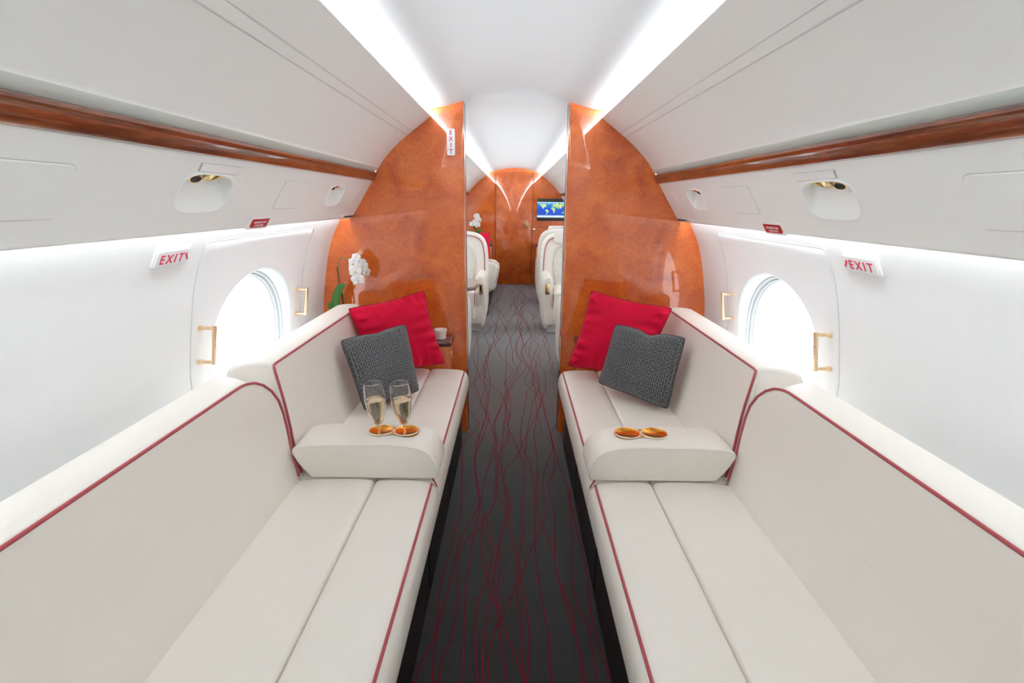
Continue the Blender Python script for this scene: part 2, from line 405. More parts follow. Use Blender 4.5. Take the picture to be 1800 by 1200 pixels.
def grey_fabric():
    m, nt, bs = new_mat('grey_woven_fabric')
    uv = N(nt, 'ShaderNodeUVMap'); uv.uv_map = 'UVMap'
    def brick(rot, sc, off):
        mp = N(nt, 'ShaderNodeMapping'); mp.inputs['Rotation'].default_value = (0, 0, rot); mp.inputs['Scale'].default_value = (sc, sc, sc)
        mp.inputs['Location'].default_value = (off, off*.37, 0)
        nt.links.new(uv.outputs[0], mp.inputs[0]); b = N(nt, 'ShaderNodeTexBrick'); nt.links.new(mp.outputs[0], b.inputs['Vector'])
        b.inputs['Scale'].default_value = 1; b.inputs['Mortar Size'].default_value = .05; b.inputs['Brick Width'].default_value = 1.25; b.inputs['Row Height'].default_value = .42
        b.inputs['Mortar Smooth'].default_value = .2; b.offset = .4
        b.inputs['Color1'].default_value = (0,0,0,1); b.inputs['Color2'].default_value = (0,0,0,1); b.inputs['Mortar'].default_value = (1,1,1,1); return b
    b1 = brick(0, 19, 0); b2 = brick(PI/2, 19, .3)
    vo = N(nt, 'ShaderNodeTexVoronoi', distance='CHEBYCHEV'); vo.inputs['Scale'].default_value = 12; vo.inputs['Randomness'].default_value = .55
    nt.links.new(uv.outputs[0], vo.inputs['Vector'])
    sp = N(nt, 'ShaderNodeSeparateColor'); nt.links.new(vo.outputs['Color'], sp.inputs[0])
    gt = N(nt, 'ShaderNodeMath', operation='GREATER_THAN'); nt.links.new(sp.outputs[0], gt.inputs[0]); gt.inputs[1].default_value = .5
    mx = N(nt, 'ShaderNodeMix', data_type='RGBA'); nt.links.new(gt.outputs[0], mx.inputs['Factor']); nt.links.new(b1.outputs['Color'], mx.inputs['A']); nt.links.new(b2.outputs['Color'], mx.inputs['B'])
    nz = N(nt, 'ShaderNodeTexNoise'); nz.inputs['Scale'].default_value = 45; nt.links.new(uv.outputs[0], nz.inputs['Vector'])
    mm = N(nt, 'ShaderNodeMix', data_type='RGBA', blend_type='MULTIPLY'); mm.inputs['Factor'].default_value = .55
    nt.links.new(mx.outputs['Result'], mm.inputs['A']); nt.links.new(nz.outputs['Color'], mm.inputs['B'])
    r = ramp(nt, mm.outputs['Result'], [(0, (.050, .052, .056)), (.75, (.24, .24, .25))]); nt.links.new(r.outputs[0], bs.inputs['Base Color'])
    bs.inputs['Roughness'].default_value = .85; bs.inputs['Sheen Weight'].default_value = .2
    bump(nt, bs, mm.outputs['Result'], .5, .0015); return m
M['grey'] = grey_fabric()
def map_screen():
    m, nt, bs = new_mat('map_screen')
    uv = N(nt, 'ShaderNodeUVMap'); uv.uv_map = 'UVMap'
    sep = N(nt, 'ShaderNodeSeparateXYZ'); nt.links.new(uv.outputs[0], sep.inputs[0])
    lat = ramp(nt, sep.outputs[1], [(0, (.75, .85, .90)), (.10, (.70, .90, .95)), (.16, (.01, .10, .55)), (.5, (.005, .08, .60)), (.86, (.01, .25, .75)), (.97, (.45, .80, .95))])
    nz = N(nt, 'ShaderNodeTexNoise'); nz.inputs['Scale'].default_value = 14; nz.inputs['Detail'].default_value = 5; nt.links.new(uv.outputs[0], nz.inputs['Vector'])
    r2 = ramp(nt, nz.outputs['Fac'], [(.35, (.25, .35, .7)), (.65, (1, 1, 1))])
    mx = N(nt, 'ShaderNodeMix', data_type='RGBA', blend_type='MULTIPLY'); mx.inputs['Factor'].default_value = .6
    nt.links.new(lat.outputs[0], mx.inputs['A']); nt.links.new(r2.outputs[0], mx.inputs['B'])
    nt.links.new(mx.outputs['Result'], bs.inputs['Emission Color']); bs.inputs['Emission Strength'].default_value = 1.0
    bs.inputs['Base Color'].default_value = (.01, .01, .01, 1); bs.inputs['Roughness'].default_value = .2; return m
M['screen'] = map_screen()
def land_mat(name, c):
    m, nt, bs = new_mat(name); bs.inputs['Base Color'].default_value = (.01, .01, .01, 1)
    tc = N(nt, 'ShaderNodeTexCoord'); nz = N(nt, 'ShaderNodeTexNoise'); nz.inputs['Scale'].default_value = 40; nt.links.new(tc.outputs['Object'], nz.inputs['Vector'])
    r = ramp(nt, nz.outputs['Fac'], [(.4, (.05, .38, .10)), (.62, c)]); nt.links.new(r.outputs[0], bs.inputs['Emission Color']); bs.inputs['Emission Strength'].default_value = 1.0; return m
M['land'] = land_mat('map_land', (.85, .85, .45))

# ================================================================== STRUCTURE
YB, YP, YF = -1.30, 2.83, 8.60
# ---- floor carpet with its woven red strands (one surface)
def ribbon(mb, pts, w=.0042, z=.0012):
    P = catmull(pts, 5); V = []; F = []
    for i, p in enumerate(P):
        a = P[max(i-1, 0)]; b = P[min(i+1, len(P)-1)]; t = Vector((b[0]-a[0], b[1]-a[1])).normalized(); n = Vector((-t.y, t.x))*w/2
        V += [(p[0]+n.x, p[1]+n.y, z), (p[0]-n.x, p[1]-n.y, z)]
    for i in range(len(P)-1): F.append((2*i, 2*i+1, 2*i+3, 2*i+2))
    mb.add(V, F, 1)
STR = [[(-0.289,2.675),(-0.248,2.25),(-0.228,1.977),(-0.243,1.867),(-0.242,1.782),(-0.253,1.629),(-0.255,1.496),(-0.244,1.345),(-0.273,1.209)],[(-0.192,2.822),(-0.203,2.472),(-0.151,2.08),(-0.103,1.9),(-0.08,1.744),(-0.085,1.608),(-0.111,1.509),(-0.12,1.419),(-0.11,1.272),(-0.099,1.161)],[(-0.084,2.68),(-0.122,2.426),(-0.144,2.212),(-0.15,2.063),(-0.21,1.81),(-0.223,1.618),(-0.23,1.447),(-0.241,1.345),(-0.228,1.159)],[(-0.171,2.793),(-0.2,2.472),(-0.151,2.08),(-0.161,1.811),(-0.165,1.607),(-0.158,1.4),(-0.139,1.16)],[(-0.13,1.978),(-0.122,1.757),(-0.092,1.585),(-0.039,1.402),(-0.002,1.289),(0.037,1.166)],[(-0.1,2.794),(-0.084,2.316),(-0.086,2.064),(-0.127,1.915),(-0.207,1.742),(-0.19,1.497),(-0.19,1.329),(-0.211,1.232),(-0.208,1.16)],[(-0.059,2.709),(-0.06,2.475),(-0.051,2.295),(-0.016,2.119),(-0.015,1.981),(-0.049,1.813),(-0.048,1.609),(-0.045,1.402),(-0.029,1.265),(-0.015,1.162)],[(-0.074,2.548),(-0.073,2.155),(-0.03,2.03),(-0.033,1.917),(-0.06,1.731),(-0.07,1.541),(-0.085,1.383),(-0.088,1.249),(-0.086,1.161)],[(-0.03,2.888),(0.028,2.602),(0.059,2.407),(0.044,2.032),(0.045,1.829),(0.028,1.707),(0.032,1.565),(0.049,1.441),(0.055,1.332),(0.045,1.163)],[(0.054,2.684),(0.028,2.526),(-0.041,2.36),(-0.038,2.214)],[(0.059,2.987),(0.048,2.711),(0.099,2.363),(0.103,2.033),(0.093,1.788),(0.096,1.588),(0.108,1.442),(0.116,1.333),(0.114,1.163)],[(0.127,2.8),(0.13,2.432),(0.111,2.103),(0.127,1.935),(0.159,1.735),(0.171,1.567),(0.188,1.424),(0.204,1.317),(0.209,1.245),(0.213,1.165)],[(0.232,2.633),(0.168,2.387),(0.147,2.218),(0.15,2.0),(0.104,1.844),(0.055,1.682),(0.024,1.565),(-0.021,1.44),(-0.064,1.313),(-0.069,1.161)],[(0.225,2.802),(0.222,2.434),(0.174,2.218),(0.189,2.001),(0.168,1.735),(0.169,1.589),(0.204,1.433),(0.201,1.351),(0.21,1.253),(0.199,1.164)],[(0.22,2.926),(0.245,2.434),(0.265,2.181),(0.251,1.876),(0.222,1.613),(0.223,1.473),(0.251,1.352),(0.247,1.277),(0.246,1.165)],[(0.275,2.22),(0.271,1.877),(0.279,1.637),(0.265,1.425),(0.276,1.269)]]
def floor():
    mb = MB(); mb.box(-1.0, 1.0, YB, YF+.05, -.04, 0)
    rnd = random.Random(3)
    zz = 0
    for L in STR:
        zz += 1; ribbon(mb, L[::-1], z=.0012+zz*1e-5)
        # carry each strand on towards the camera side
        (x0, y0), (x1, y1) = L[-1], L[-2]; d = (x0-x1)/(y1-y0+1e-6)
        P = [(x0, y0)]
        while P[-1][1] > .75: P.append((max(-.29, min(.29, P[-1][0]+d*.1+rnd.uniform(-.02, .02))), P[-1][1]-.14))
        if len(P) > 2: ribbon(mb, P, z=.0012+zz*1e-5)
    starts = [L[0] for L in STR if L[0][1] > 2.3]+[(-.26+.033*i+rnd.uniform(-.01, .01), 2.55+rnd.uniform(-.1, .25)) for i in range(1, 17, 3)]
    for (x, y) in starts:
        zz += 1; P = [(x, y)]; d = rnd.uniform(-.12, .12); xm = .40
        while P[-1][1] < YF:
            if rnd.random() < .55: d = rnd.choice([-1, 1])*rnd.choice([.02, .07, .16, .30])*rnd.uniform(.6, 1.2)
            st = rnd.uniform(.12, .26); nx = P[-1][0]+d*st
            if abs(nx) > xm-.03: d = -abs(d)*math.copysign(1, nx); nx = P[-1][0]+d*st
            P.append((nx, P[-1][1]+st))
        ribbon(mb, P, w=.0036, z=.0012+zz*1e-5)
    return struct(mb.build('floor', [M['carpet'], M['strand']], origin=(0, 0, 0), smooth=0, clean=False))
floor()

# ---- ceiling
def ceiling():
    mb = MB(); xs = [i*.03 for i in range(-12, 13)]
    xs = [-.63, -.60, -.56, -.50, -.47, -.44, -.41, -.38, -.36, -.34, -.32, -.30]+[x for x in xs if abs(x) < .29]+[.30, .32, .34, .36, .38, .41, .44, .47, .50, .56, .60, .63]
    top = [(x, ceil_z(x)) for x in xs]; prof = [(-.63, 1.96)]+top+[(.63, 1.96)]
    # the far cabin's headliner starts a finger lower, behind a soft arched step
    extrude_closed(mb, 1, prof, [YB, YF+.02]); struct(mb.build('ceiling', M['ceiling'], origin=(0, 0, 1.9), smooth=35))
ceiling()

# ---- side walls with oval windows
WIN_MAIN = (2.045, .78, .335, .285)
WINS_FAR = [(3.75, .80, .33, .24), (4.95, .80, .33, .24), (6.15, .80, .33, .24), (7.35, .80, .33, .24)]
def wall(s):
    name = 'wall_left' if s < 0 else 'wall_right'
    mb = MB(); zs = [1.335*i/30 for i in range(31)]
    hs = []
    for (cy, cz, a, b) in [WIN_MAIN]+WINS_FAR:
        hs.append((cy-.40, cy+.40, ellipse_fn(cy, cz, a, b, 2.15), cy, cz, a, b))
    holed_sheet(mb, [YB, 0, 1, 3.3, YF+.02], zs, hs, lambda y, z: (s*X(z), y, z), rings=7)
    # thickness so the shell is not paper thin: outer skin
    o = struct(mb.build(name, M['liner'], origin=(s*1.0, 0, 0), smooth=50))
    md = o.modifiers.new('thick', 'SOLIDIFY'); md.thickness = .012; md.offset = 1 if s > 0 else 1
    return o
for s in (-1, 1): wall(s)

def window(s, n, cy, cz, a, b, x_in):
    """reveal, frame rings and glazing; x_in(z) gives the inner face"""
    th = [2*PI*k/64 for k in range(64)]
    def ring(k, dx): 
        f = ellipse_fn(cy, cz, a*k, b*k, 2.15); return [(s*(x_in(f(t)[1])+dx), f(t)[0], f(t)[1]) for t in th]
    def ringflat(k, xx):
        f = ellipse_fn(cy, cz, a*k, b*k, 2.15); return [(s*(lerp(x_in(f(t)[1]), x_in(cz), .6)+xx), f(t)[0], f(t)[1]) for t in th]
    spec = [ring(1.0, -.0005), ring(.985, .004), ring(.975, .018), ringflat(.965, .040)]
    mb = MB(); V = [p for r in spec for p in r]; F = []
    for j in range(len(spec)-1):
        for i in range(64): F.append((j*64+i, j*64+(i+1) % 64, (j+1)*64+(i+1) % 64, (j+1)*64+i))
    mb.add(V, F)
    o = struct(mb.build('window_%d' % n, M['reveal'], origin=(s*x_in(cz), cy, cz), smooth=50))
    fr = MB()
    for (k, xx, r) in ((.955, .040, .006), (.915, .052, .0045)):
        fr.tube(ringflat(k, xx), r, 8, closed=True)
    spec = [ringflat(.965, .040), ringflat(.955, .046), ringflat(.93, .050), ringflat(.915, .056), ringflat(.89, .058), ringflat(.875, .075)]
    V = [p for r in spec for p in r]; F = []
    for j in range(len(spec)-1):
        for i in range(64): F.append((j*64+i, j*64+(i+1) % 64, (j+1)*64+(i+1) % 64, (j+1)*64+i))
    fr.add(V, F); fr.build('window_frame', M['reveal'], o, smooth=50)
    pn = MB(); R = ringflat(.88, .070); R2 = ringflat(.88, .073)
    c = (s*(x_in(cz)+.070), cy, cz)
    pn.add(R+R2, [tuple(range(64)), tuple(range(64, 128))[::-1]]+[(i, (i+1) % 64, 64+(i+1) % 64, 64+i) for i in range(64)])
    pn.build('window_pane', M['pane'], o, smooth=30)
    return o
nwin = 0
for s in (-1, 1):
    nwin += 1; window(s, nwin, *WIN_MAIN, lambda z: X(z)-.0025)
    for w in WINS_FAR:
        nwin += 1; window(s, nwin, *w, X)

# ---- emergency exit hatches (door panels) around the two near windows
def hatch(s, n):
    cy, cz, a, b = WIN_MAIN; y0, y1, z0, z1 = 1.612, 2.492, .36, 1.200; r = .016
    def xin(z, d=0): return X(z)-.0025+d
    mb = MB(); K = 288
    E = ellipse_fn(cy, cz, a, b, 2.15)
    def rr(t, ins=0):
        # rounded rectangle point in direction t about the hatch middle
        cx, cc = (y0+y1)/2, (z0+z1)/2; hw, hh = (y1-y0)/2-ins, (z1-z0)/2-ins
        c, q = math.cos(t), math.sin(t); k = min(hw/abs(c) if abs(c) > 1e-6 else 1e9, hh/abs(q) if abs(q) > 1e-6 else 1e9)
        x, z = c*k, q*k
        if abs(x) > hw-r and abs(z) > hh-r:
            dx, dz = abs(x)-(hw-r), abs(z)-(hh-r); L = math.hypot(dx, dz)
            if L > r: x = math.copysign(hw-r+dx*r/L, x); z = math.copysign(hh-r+dz*r/L, z)
        # sides lean a little: the hatch is wider towards its sill
        lean = .020*(z1-(cc+z))/(z1-z0)
        return (cx+x+math.copysign(lean, x)*min(1, abs(x)/hw), cc+z)
    rows = []
    ths = [2*PI*k/K for k in range(K)]
    rings = 8
    for j in range(rings+1):
        t = j/rings
        rows.append([(lambda e, q: (s*xin(lerp(e[1], q[1], t)), lerp(e[0], q[0], t), lerp(e[1], q[1], t)))(E(th), rr(th, .003)) for th in ths])
    q = [rr(th, .0) for th in ths]; rows.append([(s*xin(z, .0015), y, z) for y, z in q])
    rows.append([(s*xin(z, .0080), y, z) for y, z in q])
    V = [p for R in rows for p in R]; F = []
    for j in range(len(rows)-1):
        for i in range(K): F.append((j*K+i, j*K+(i+1) % K, (j+1)*K+(i+1) % K, (j+1)*K+i))
    mb.add(V, F); d = struct(mb.build('door_%d' % n, M['hatchwhite'], origin=(s*1.03, cy, z0), smooth=50))
    # the dark joint line round the hatch
    jt = MB(); jt.tube([(s*(X(z)-.0004), y, z) for y, z in [rr(th, -.0025) for th in ths]], .0016, 5, closed=True)
    jt.build('door_seal', M['seal'], d)
    # two gold grab handles
    for (yy, red) in ((1.645, True), (2.432, False)):
        hb = MB(); so = .050; za, zb = .800, .918
        def w(z, off): return s*(xin(z)-off)
        hb.tube([(w(za, so), yy, za-.008), (w(za, so), yy, za), (w(zb, so), yy, zb), (w(zb, so), yy, zb+.008)], .0075, 12)
        for z in (za, zb):
            hb.tube([(w(z, -.002), yy, z), (w(z, .012), yy, z), (w(z, .014), yy, z), (w(z, so), yy, z)], [.0095, .0095, .0065, .0065], 12)
        h = hb.build('door_handle', M['champagne_gold'], d, smooth=45)
        if red:
            tx = MB()
            body = 'PULL' if True else ''
            m = frame((w((za+zb)/2, so+.0076), yy, (za+zb)/2), (w(zb, so+.0076)-w(za, so+.0076), 0, -(zb-za)) if s < 0 else (0, 0, 0), (0, 1, 0)) if s < 0 else \
                frame((w((za+zb)/2, so+.0076), yy, (za+zb)/2), (w(za, so+.0076)-w(zb, so+.0076), 0, (za-zb)), (0, -1, 0))
            add_text(tx, body, .013, m, spacing=1.8)
            tx.build('handle_lettering', M['labelred'], h, smooth=0)
    return d
hatch(-1, 1); hatch(1, 2)

# ---- long wood rails
def rail(s, n, y0, y1):
    mb = MB()
    prof = [(.745, 1.4795), (.735, 1.4790), (.728, 1.4745), (.7265, 1.4680), (.730, 1.4625), (.733, 1.4600), (.7335, 1.4560), (.7395, 1.4420), (.7455, 1.4345), (.753, 1.4325), (.775, 1.4325), (.775, 1.4795)]
    extrude_closed(mb, s, prof, [y0, y1]); return struct(mb.build('trim_%d' % n, M['rail'], origin=(s*.75, (y0+y1)/2, 1.45), smooth=30))
rail(-1, 1, YB, YP); rail(1, 2, YB, YP); rail(-1, 3, YP+.04, YF); rail(1, 4, YP+.04, YF)

# ---- overhead bins
def bin_(s, y0, y1, label, group):
    t = thing('overhead_bin', label, 'overhead bin', (s*.6, (y0+y1)/2, 1.5), group)
    mb = MB()
    p = catmull([(.4375, 1.7515), (.4540, 1.7400), (.4700, 1.7288), (.5000, 1.7072), (.5360, 1.6805)], 4)
    prof = [(.60, 1.712), (.500, 1.7200), (.4560, 1.7440), (.4410, 1.7535)]+p+[(.5376, 1.6850), (.5396, 1.6772), (.5500, 1.6694), (.5600, 1.6615), (.5614, 1.6675), (.5632, 1.6600)]
    prof += catmull([(.5640, 1.6592), (.6000, 1.6300), (.6450, 1.5885), (.6900, 1.5400), (.7180, 1.5020)], 5)+[(.7185, 1.4985), (.7225, 1.4970), (.74, 1.4975), (.80, 1.51), (.80, 1.60)]
    extrude_closed(mb, s, prof, [y0, y1]); mb.build('bin_body', M['panel'], t, smooth=28)
    for i, (jx, jz) in enumerate(((.5370, 1.6806), (.5638, 1.6598))):
        jb = MB(); jb.tube([(s*jx, y0+.001, jz), (s*jx, y1-.001, jz)], .0013, 6); jb.build('joint_shade_line', M['groove_shade'], t, smooth=60)  # grey tubes draw the thin shadow along the bin grooves
    ch = MB(); extrude_closed(ch, s, [(.7190, 1.4985), (.7225, 1.4945), (.7440, 1.4795), (.765, 1.4797), (.765, 1.4985)], [y0, y1])
    ch.build('light_channel', M['channel'], t, smooth=30)
    return t
bin_(-1, YB, YP, 'long curved white overhead bin above the left divans', None)
bin_(1, YB, YP, 'long curved white overhead bin above the right divans', None)
bin_(-1, YP+.04, YF, 'white overhead bin in the far cabin, left side beyond the wood partition', None)
bin_(1, YP+.04, YF, 'white overhead bin in the far cabin, right side beyond the wood partition', None)

# ---- passenger service panels
PA, PB = Vector((.7560, 1.4350)), Vector((.8800, 1.2400)); PL = (PB-PA).length; PD = (PB-PA)/PL; PN = Vector((PD.y, -PD.x))   # PN points inboard/down
def pp(s, y, a, d=0): q = PA+PD*a+PN*d; return (s*q.x, y, q.y)      # d>0 stands proud of the panel
def pframe(s, y, a, d=0):
    o = pp(s, y, a, d); return frame(o, (0, -s, 0), (-s*PD.x, 0, -PD.y))
def svc(s, y0, y1, label, full=True):
    t = thing('service_panel', label, 'ceiling panel', (s*.82, (y0+y1)/2, 1.24))
    mb = MB(); vs = [PL*i/10*.965 for i in range(11)]
    holes = []; rec = []
    if full:
        for (ya, yb, a0, a1) in ((1.275, 1.500, .053, .162), (2.280, 2.470, .050, .150)):
            cy, ca, A, B = (ya+yb)/2, (a0+a1)/2, (yb-ya)/2, (a1-a0)/2
            fn = ellipse_fn(cy, ca, A, B, 3.4); holes.append((ya-.03, yb+.03, fn, cy, ca, A, B)); rec.append((fn, cy, ca, A, B, a0, a1))
    holed_sheet(mb, [y0, y1], vs, holes, lambda y, a: pp(s, y, a), rings=4)
    # rolled lower lip, underside and back
    lip = [(PL*.965, 0), (PL*.985, -.0015), (PL*.997, -.006), (PL*1.0, -.012)]
    P2 = [PA+PD*a+PN*d for a, d in lip]; P2 = [(p.x, p.y) for p in P2]+[(.893, 1.2400), (.893, 1.292), (.86, 1.33), (.80, 1.44), (.7765, 1.4345), (.756, 1.4345)]
    extrude_open(mb, s, P2, [y0, y1])
    mb.build('panel_body', M['service'], t, smooth=35)
    def cover(name, y0, y1, a0, a1, r, d=.0032, mat='service', skew=0):
        b = MB(); m = pframe(s, (y0+y1)/2, (a0+a1)/2); b2 = rrect(y1-y0, a1-a0, r); plate(b, m, b2, d, d*.45); o = b.build(name, M[mat], t, smooth=25)
        b = MB(); plate(b, m, rrect(y1-y0+.0045, a1-a0+.0045, r+.002), .0007, .0002); b.build('joint', M['groove_shade'], o, smooth=0); return o  # darker rim under the cover paints the shadow in its gap
    if full:
        for (fn, cy, ca, A, B, a0, a1) in rec:
            K = 60; th = [2*PI*k/K for k in range(K)]
            # raised bezel
            bz = MB(); rows = []
            for (k, d) in ((1.07, -.0005), (1.06, .0018), (1.02, .0030), (1.0, .0016), (.985, -.004)):
                rows.append([pp(s, cy+(fn(q)[0]-cy)*k, ca+(fn(q)[1]-ca)*(1+(k-1)*1.7), d) for q in th])
            corner = PA+PD*(a0+.004); cx, cz = corner.x+.037, corner.y+.014
            for (tt, sh) in ((.25, .985), (.5, .97), (.75, .94), (.92, .90), (1.0, .84)):
                R = []
                for q in th:
                    y, a = fn(q); p = PA+PD*(ca+(a-ca)*.97); bow = math.sin(tt*PI)*.010*(1 if a > ca else .2)
                    R.append((s*(lerp(p.x, cx, tt)+bow), cy+(y-cy)*sh, lerp(p.y, cz, tt)))
                rows.append(R)
            V = [p for R in rows for p in R]; F = []
            for j in range(len(rows)-1):
                for i in range(K): F.append((j*K+i, j*K+(i+1) % K, (j+1)*K+(i+1) % K, (j+1)*K+i))
            bz.add(V, F); h = bz.build('light_recess', M['service'], t, smooth=50)
            big = A > .1
            for i, dy in enumerate((-.046, .046) if big else (-.036, .036)):
                r = .0245 if big else .019
                o = Vector((s*(corner.x+.024), cy+dy, corner.y+.0030)); g = MB()
                base = Matrix.Rotation(s*math.radians(24), 3, 'Y')
                g.lathe([(r*1.18, .0020), (r*1.22, .0), (r*1.12, -.003), (r*.86, -.0042), (r*.84, -.001), (r*.80, .002)], o, 26, mat=base)
                swivel = (i == 0)
                tilt = base @ Matrix.Rotation(s*math.radians(4 if not swivel else 6), 3, 'Y') @ Matrix.Rotation(math.radians(-20 if swivel else 4), 3, 'X')
                dep = .014 if swivel else .004
                g.lathe([(r*.82, .006), (r*.84, -.003), (r*.72, -.008 if swivel else -.003), (r*.66, -dep), (r*.52, -dep-.0012), (r*.50, -dep+.006)], o, 26, mat=tilt)
                # two small fixing ears
                for e in (-1, 1): g.lathe([(.0, -.0045), (.004, -.0045), (.005, -.002), (.005, .002)], o+Vector((0, e*r*1.22, 0)), 10, mat=base)
                gg = g.build('reading_light' if swivel else 'air_nozzle', M['gold'], h, smooth=40)
                k2 = MB(); k2.lathe([(0, -dep+.0015), (r*.51, -dep+.0015), (r*.51, -dep+.004), (0, -dep+.004)], o, 20, mat=tilt)
                k2.build('dark_lens', M['blackglass'], h, smooth=40)
        cover('hatch_cover', .33, .960, .058, .168, .016)
        cover('name_plate', 1.312, 1.500, .0235, .0450, .0015, .0016, 'service')
        kk = MB(); m = pframe(s, 1.3135, .0343); plate(kk, m, rrect(.0035, .020, .001, 2), .0022, .0003); kk.build('plate_slot', M['slot'], t, smooth=25)
        cover('access_cover', 1.818, 2.035, .050, .158, .004, .0020)
        sp = MB(); m = pframe(s, 2.700, .103); P = [(.048*math.cos(2*PI*k/40), .050*math.sin(2*PI*k/40)) for k in range(40)]; plate(sp, m, P, .0022, .0015); sp.build('speaker_cover', M['service'], t, smooth=25)
    else:
        for yy in (3.4, 4.6, 5.8, 7.0): cover('hatch_cover', yy, yy+.6, .058, .168, .016)
    return t
svc(-1, YB, YP, 'white sloping service panel with gold reading lights above the left window')
svc(1, YB, YP, 'white sloping service panel with gold reading lights above the right window')
svc(-1, YP+.04, YF, 'white sloping service panel in the far cabin, left side', False)
svc(1, YP+.04, YF, 'white sloping service panel in the far cabin, right side', False)

# emergency exit placards on the lower lip of the service panels
for s, lab in ((-1, 'small red emergency exit placard under the left service panel'), (1, 'small red emergency exit placard under the right service panel')):
    t = thing('exit_placard', lab, 'placard', pp(s, 1.772, .232, 0))
    b = MB(); m = pframe(s, 1.772, .2120, .0002)
    P = [(s*x, y) for x, y in [(-.072, -.021), (-.066, -.024), (.066, -.024), (.075, -.019), (.069, .019), (.062, .0225), (-.062, .0225), (-.069, .019)]]
    plate(b, m, P, .0030, .001); b.build('placard_mount', M['panel'], t, smooth=25)
    b = MB(); P = [(-.060, -.0165), (.052, -.0165), (.060, -.008), (.060, .0160), (-.060, .0160)]
    if s > 0: P = [(-x, y) for x, y in P][::-1]
    P = [(-x, y) for x, y in P][::-1]
    plate(b, m, P, .0036, .0002); b.build('red_plate', M['labelred'], t, smooth=25)
    b = MB(); add_text(b, 'EMERGENCY EXIT', .0105, m, dy=.0030, dz=.0040, bold=.012); add_text(b, 'HANDLE INSIDE', .0085, m, dy=-.0085, dz=.0040, bold=.010)
    b.build('lettering', M['lettering'], t, smooth=0)

# illuminated style EXIT signs on the side walls
def wall_sign(s):
    z = 1.173; y = 1.452
    up = Vector((s*(X(1.2)-X(1.15)), 0, .05)); m = frame((s*(X(z)-.0005), y, z), (0, -s, 0), up)
    t = thing('exit_sign', 'white EXIT sign with red letters on the %s wall before the window hatch' % ('left' if s < 0 else 'right'), 'exit sign', tuple(m.translation))
    b = MB(); plate(b, m, rrect(.158, .060, .012), .0055, .0025); b.build('sign_frame', M['hatchwhite'], t, smooth=30)
    b = MB(); plate(b, m, rrect(.144, .048, .008), .0075, .0012); b.build('sign_face', M['signwhite'], t, smooth=30)
    b = MB(); e = .006 if s > 0 else -.006
    add_text(b, 'EXIT', .039, m, dx=e, dy=-.003, dz=.0080, bold=.012, spacing=1.38)
    ax = .060*(-1 if s > 0 else 1); q = -1 if s > 0 else 1
    A = [(-.009, .011), (.002, .009), (-.001, .005), (.010, -.009), (.004, -.014), (-.005, 0), (-.009, .002)]
    n = len(b.v); V = [m @ Vector((ax+q*px, py, .0082)) for px, py in A]; b.add(V, [tuple(range(len(A)))])
    b.build('lettering', M['signred'], t, smooth=0)
wall_sign(-1); wall_sign(1)

# ---- wood partition either side of the aisle
def partition(s):
    pts = [(.27, .0)]+[(.27, ceil_z(.27)+.004)]+[(x, ceil_z(x)+.004) for x in (.30, .34, .38, .41, .44, .47)]+[(.475, 1.765), (.4440, 1.7560), (.47, 1.740)]
    pts += [(.50, 1.716), (.5400, 1.689), (.6000, 1.6410), (.6450, 1.6000), (.7230, 1.5080), (.735, 1.478), (.742, 1.445), (.756, 1.437), (.880, 1.243)]
    pts += [(.888, 1.240), (.893, 1.29), (.86, 1.33), (.895, 1.33)]
    z = 1.300
    outer = []
    while z > .0: outer.append((X(z)+.004, z)); z -= .04
    outer.append((X(0)+.004, 0))
    pts = [p for p in pts if p[0] <= .8805]+[(.893, 1.2405), (.893, 1.3000)]+outer
    bm = bmesh.new(); fr = [bm.verts.new((s*x, 2.83, z)) for x, z in pts]; bk = [bm.verts.new((s*x, 2.87, z)) for x, z in pts]; n = len(pts)
    bm.faces.new(fr); bm.faces.new(bk[::-1])
    for i in range(n): bm.faces.new((fr[i], bk[i], bk[(i+1) % n], fr[(i+1) % n]))
    es = [e for e in bm.edges if all(abs(abs(v.co.x)-.27) < 1e-5 for v in e.verts) and abs(e.verts[0].co.z-e.verts[1].co.z) > 1]
    bmesh.ops.bevel(bm, geom=es, offset=.014, segments=6, profile=.5, affect='EDGES')
    mb = MB(); mb.bm(bm)
    o = struct(mb.build('wall_partition_left' if s < 0 else 'wall_partition_right', M['burl'], origin=(s*.65, 2.85, 0), smooth=35))
    tr = MB(); tr.box(s*.2668, s*.2705, 2.846, 2.853, .02, 1.822); tr.build('jamb_strip', M['chrome'], o, smooth=0)
    tr = MB(); tr.box(s*.2665, s*.275, 2.871, 2.884, 0, 1.822); tr.build('jamb_gasket', M['black'], o, smooth=0)
    return o
partition(-1); partition(1)
m = frame((-.3375, 2.8296, 1.629), (1, 0, 0), (0, 0, 1))
t = thing('exit_sign', 'narrow vertical EXIT sign high on the left wood partition', 'exit sign', (-.3375, 2.83, 1.56))
b = MB(); plate(b, m, rrect(.042, .130, .005), .004, .001); b.build('sign_face', M['signwhite'], t, smooth=30)
b = MB()
for i, ch in enumerate('EXIT'): add_text(b, ch, .031, m, dy=.0455-.0305*i, dz=.0044, bold=.014)
b.build('lettering', M['signred'], t, smooth=0)

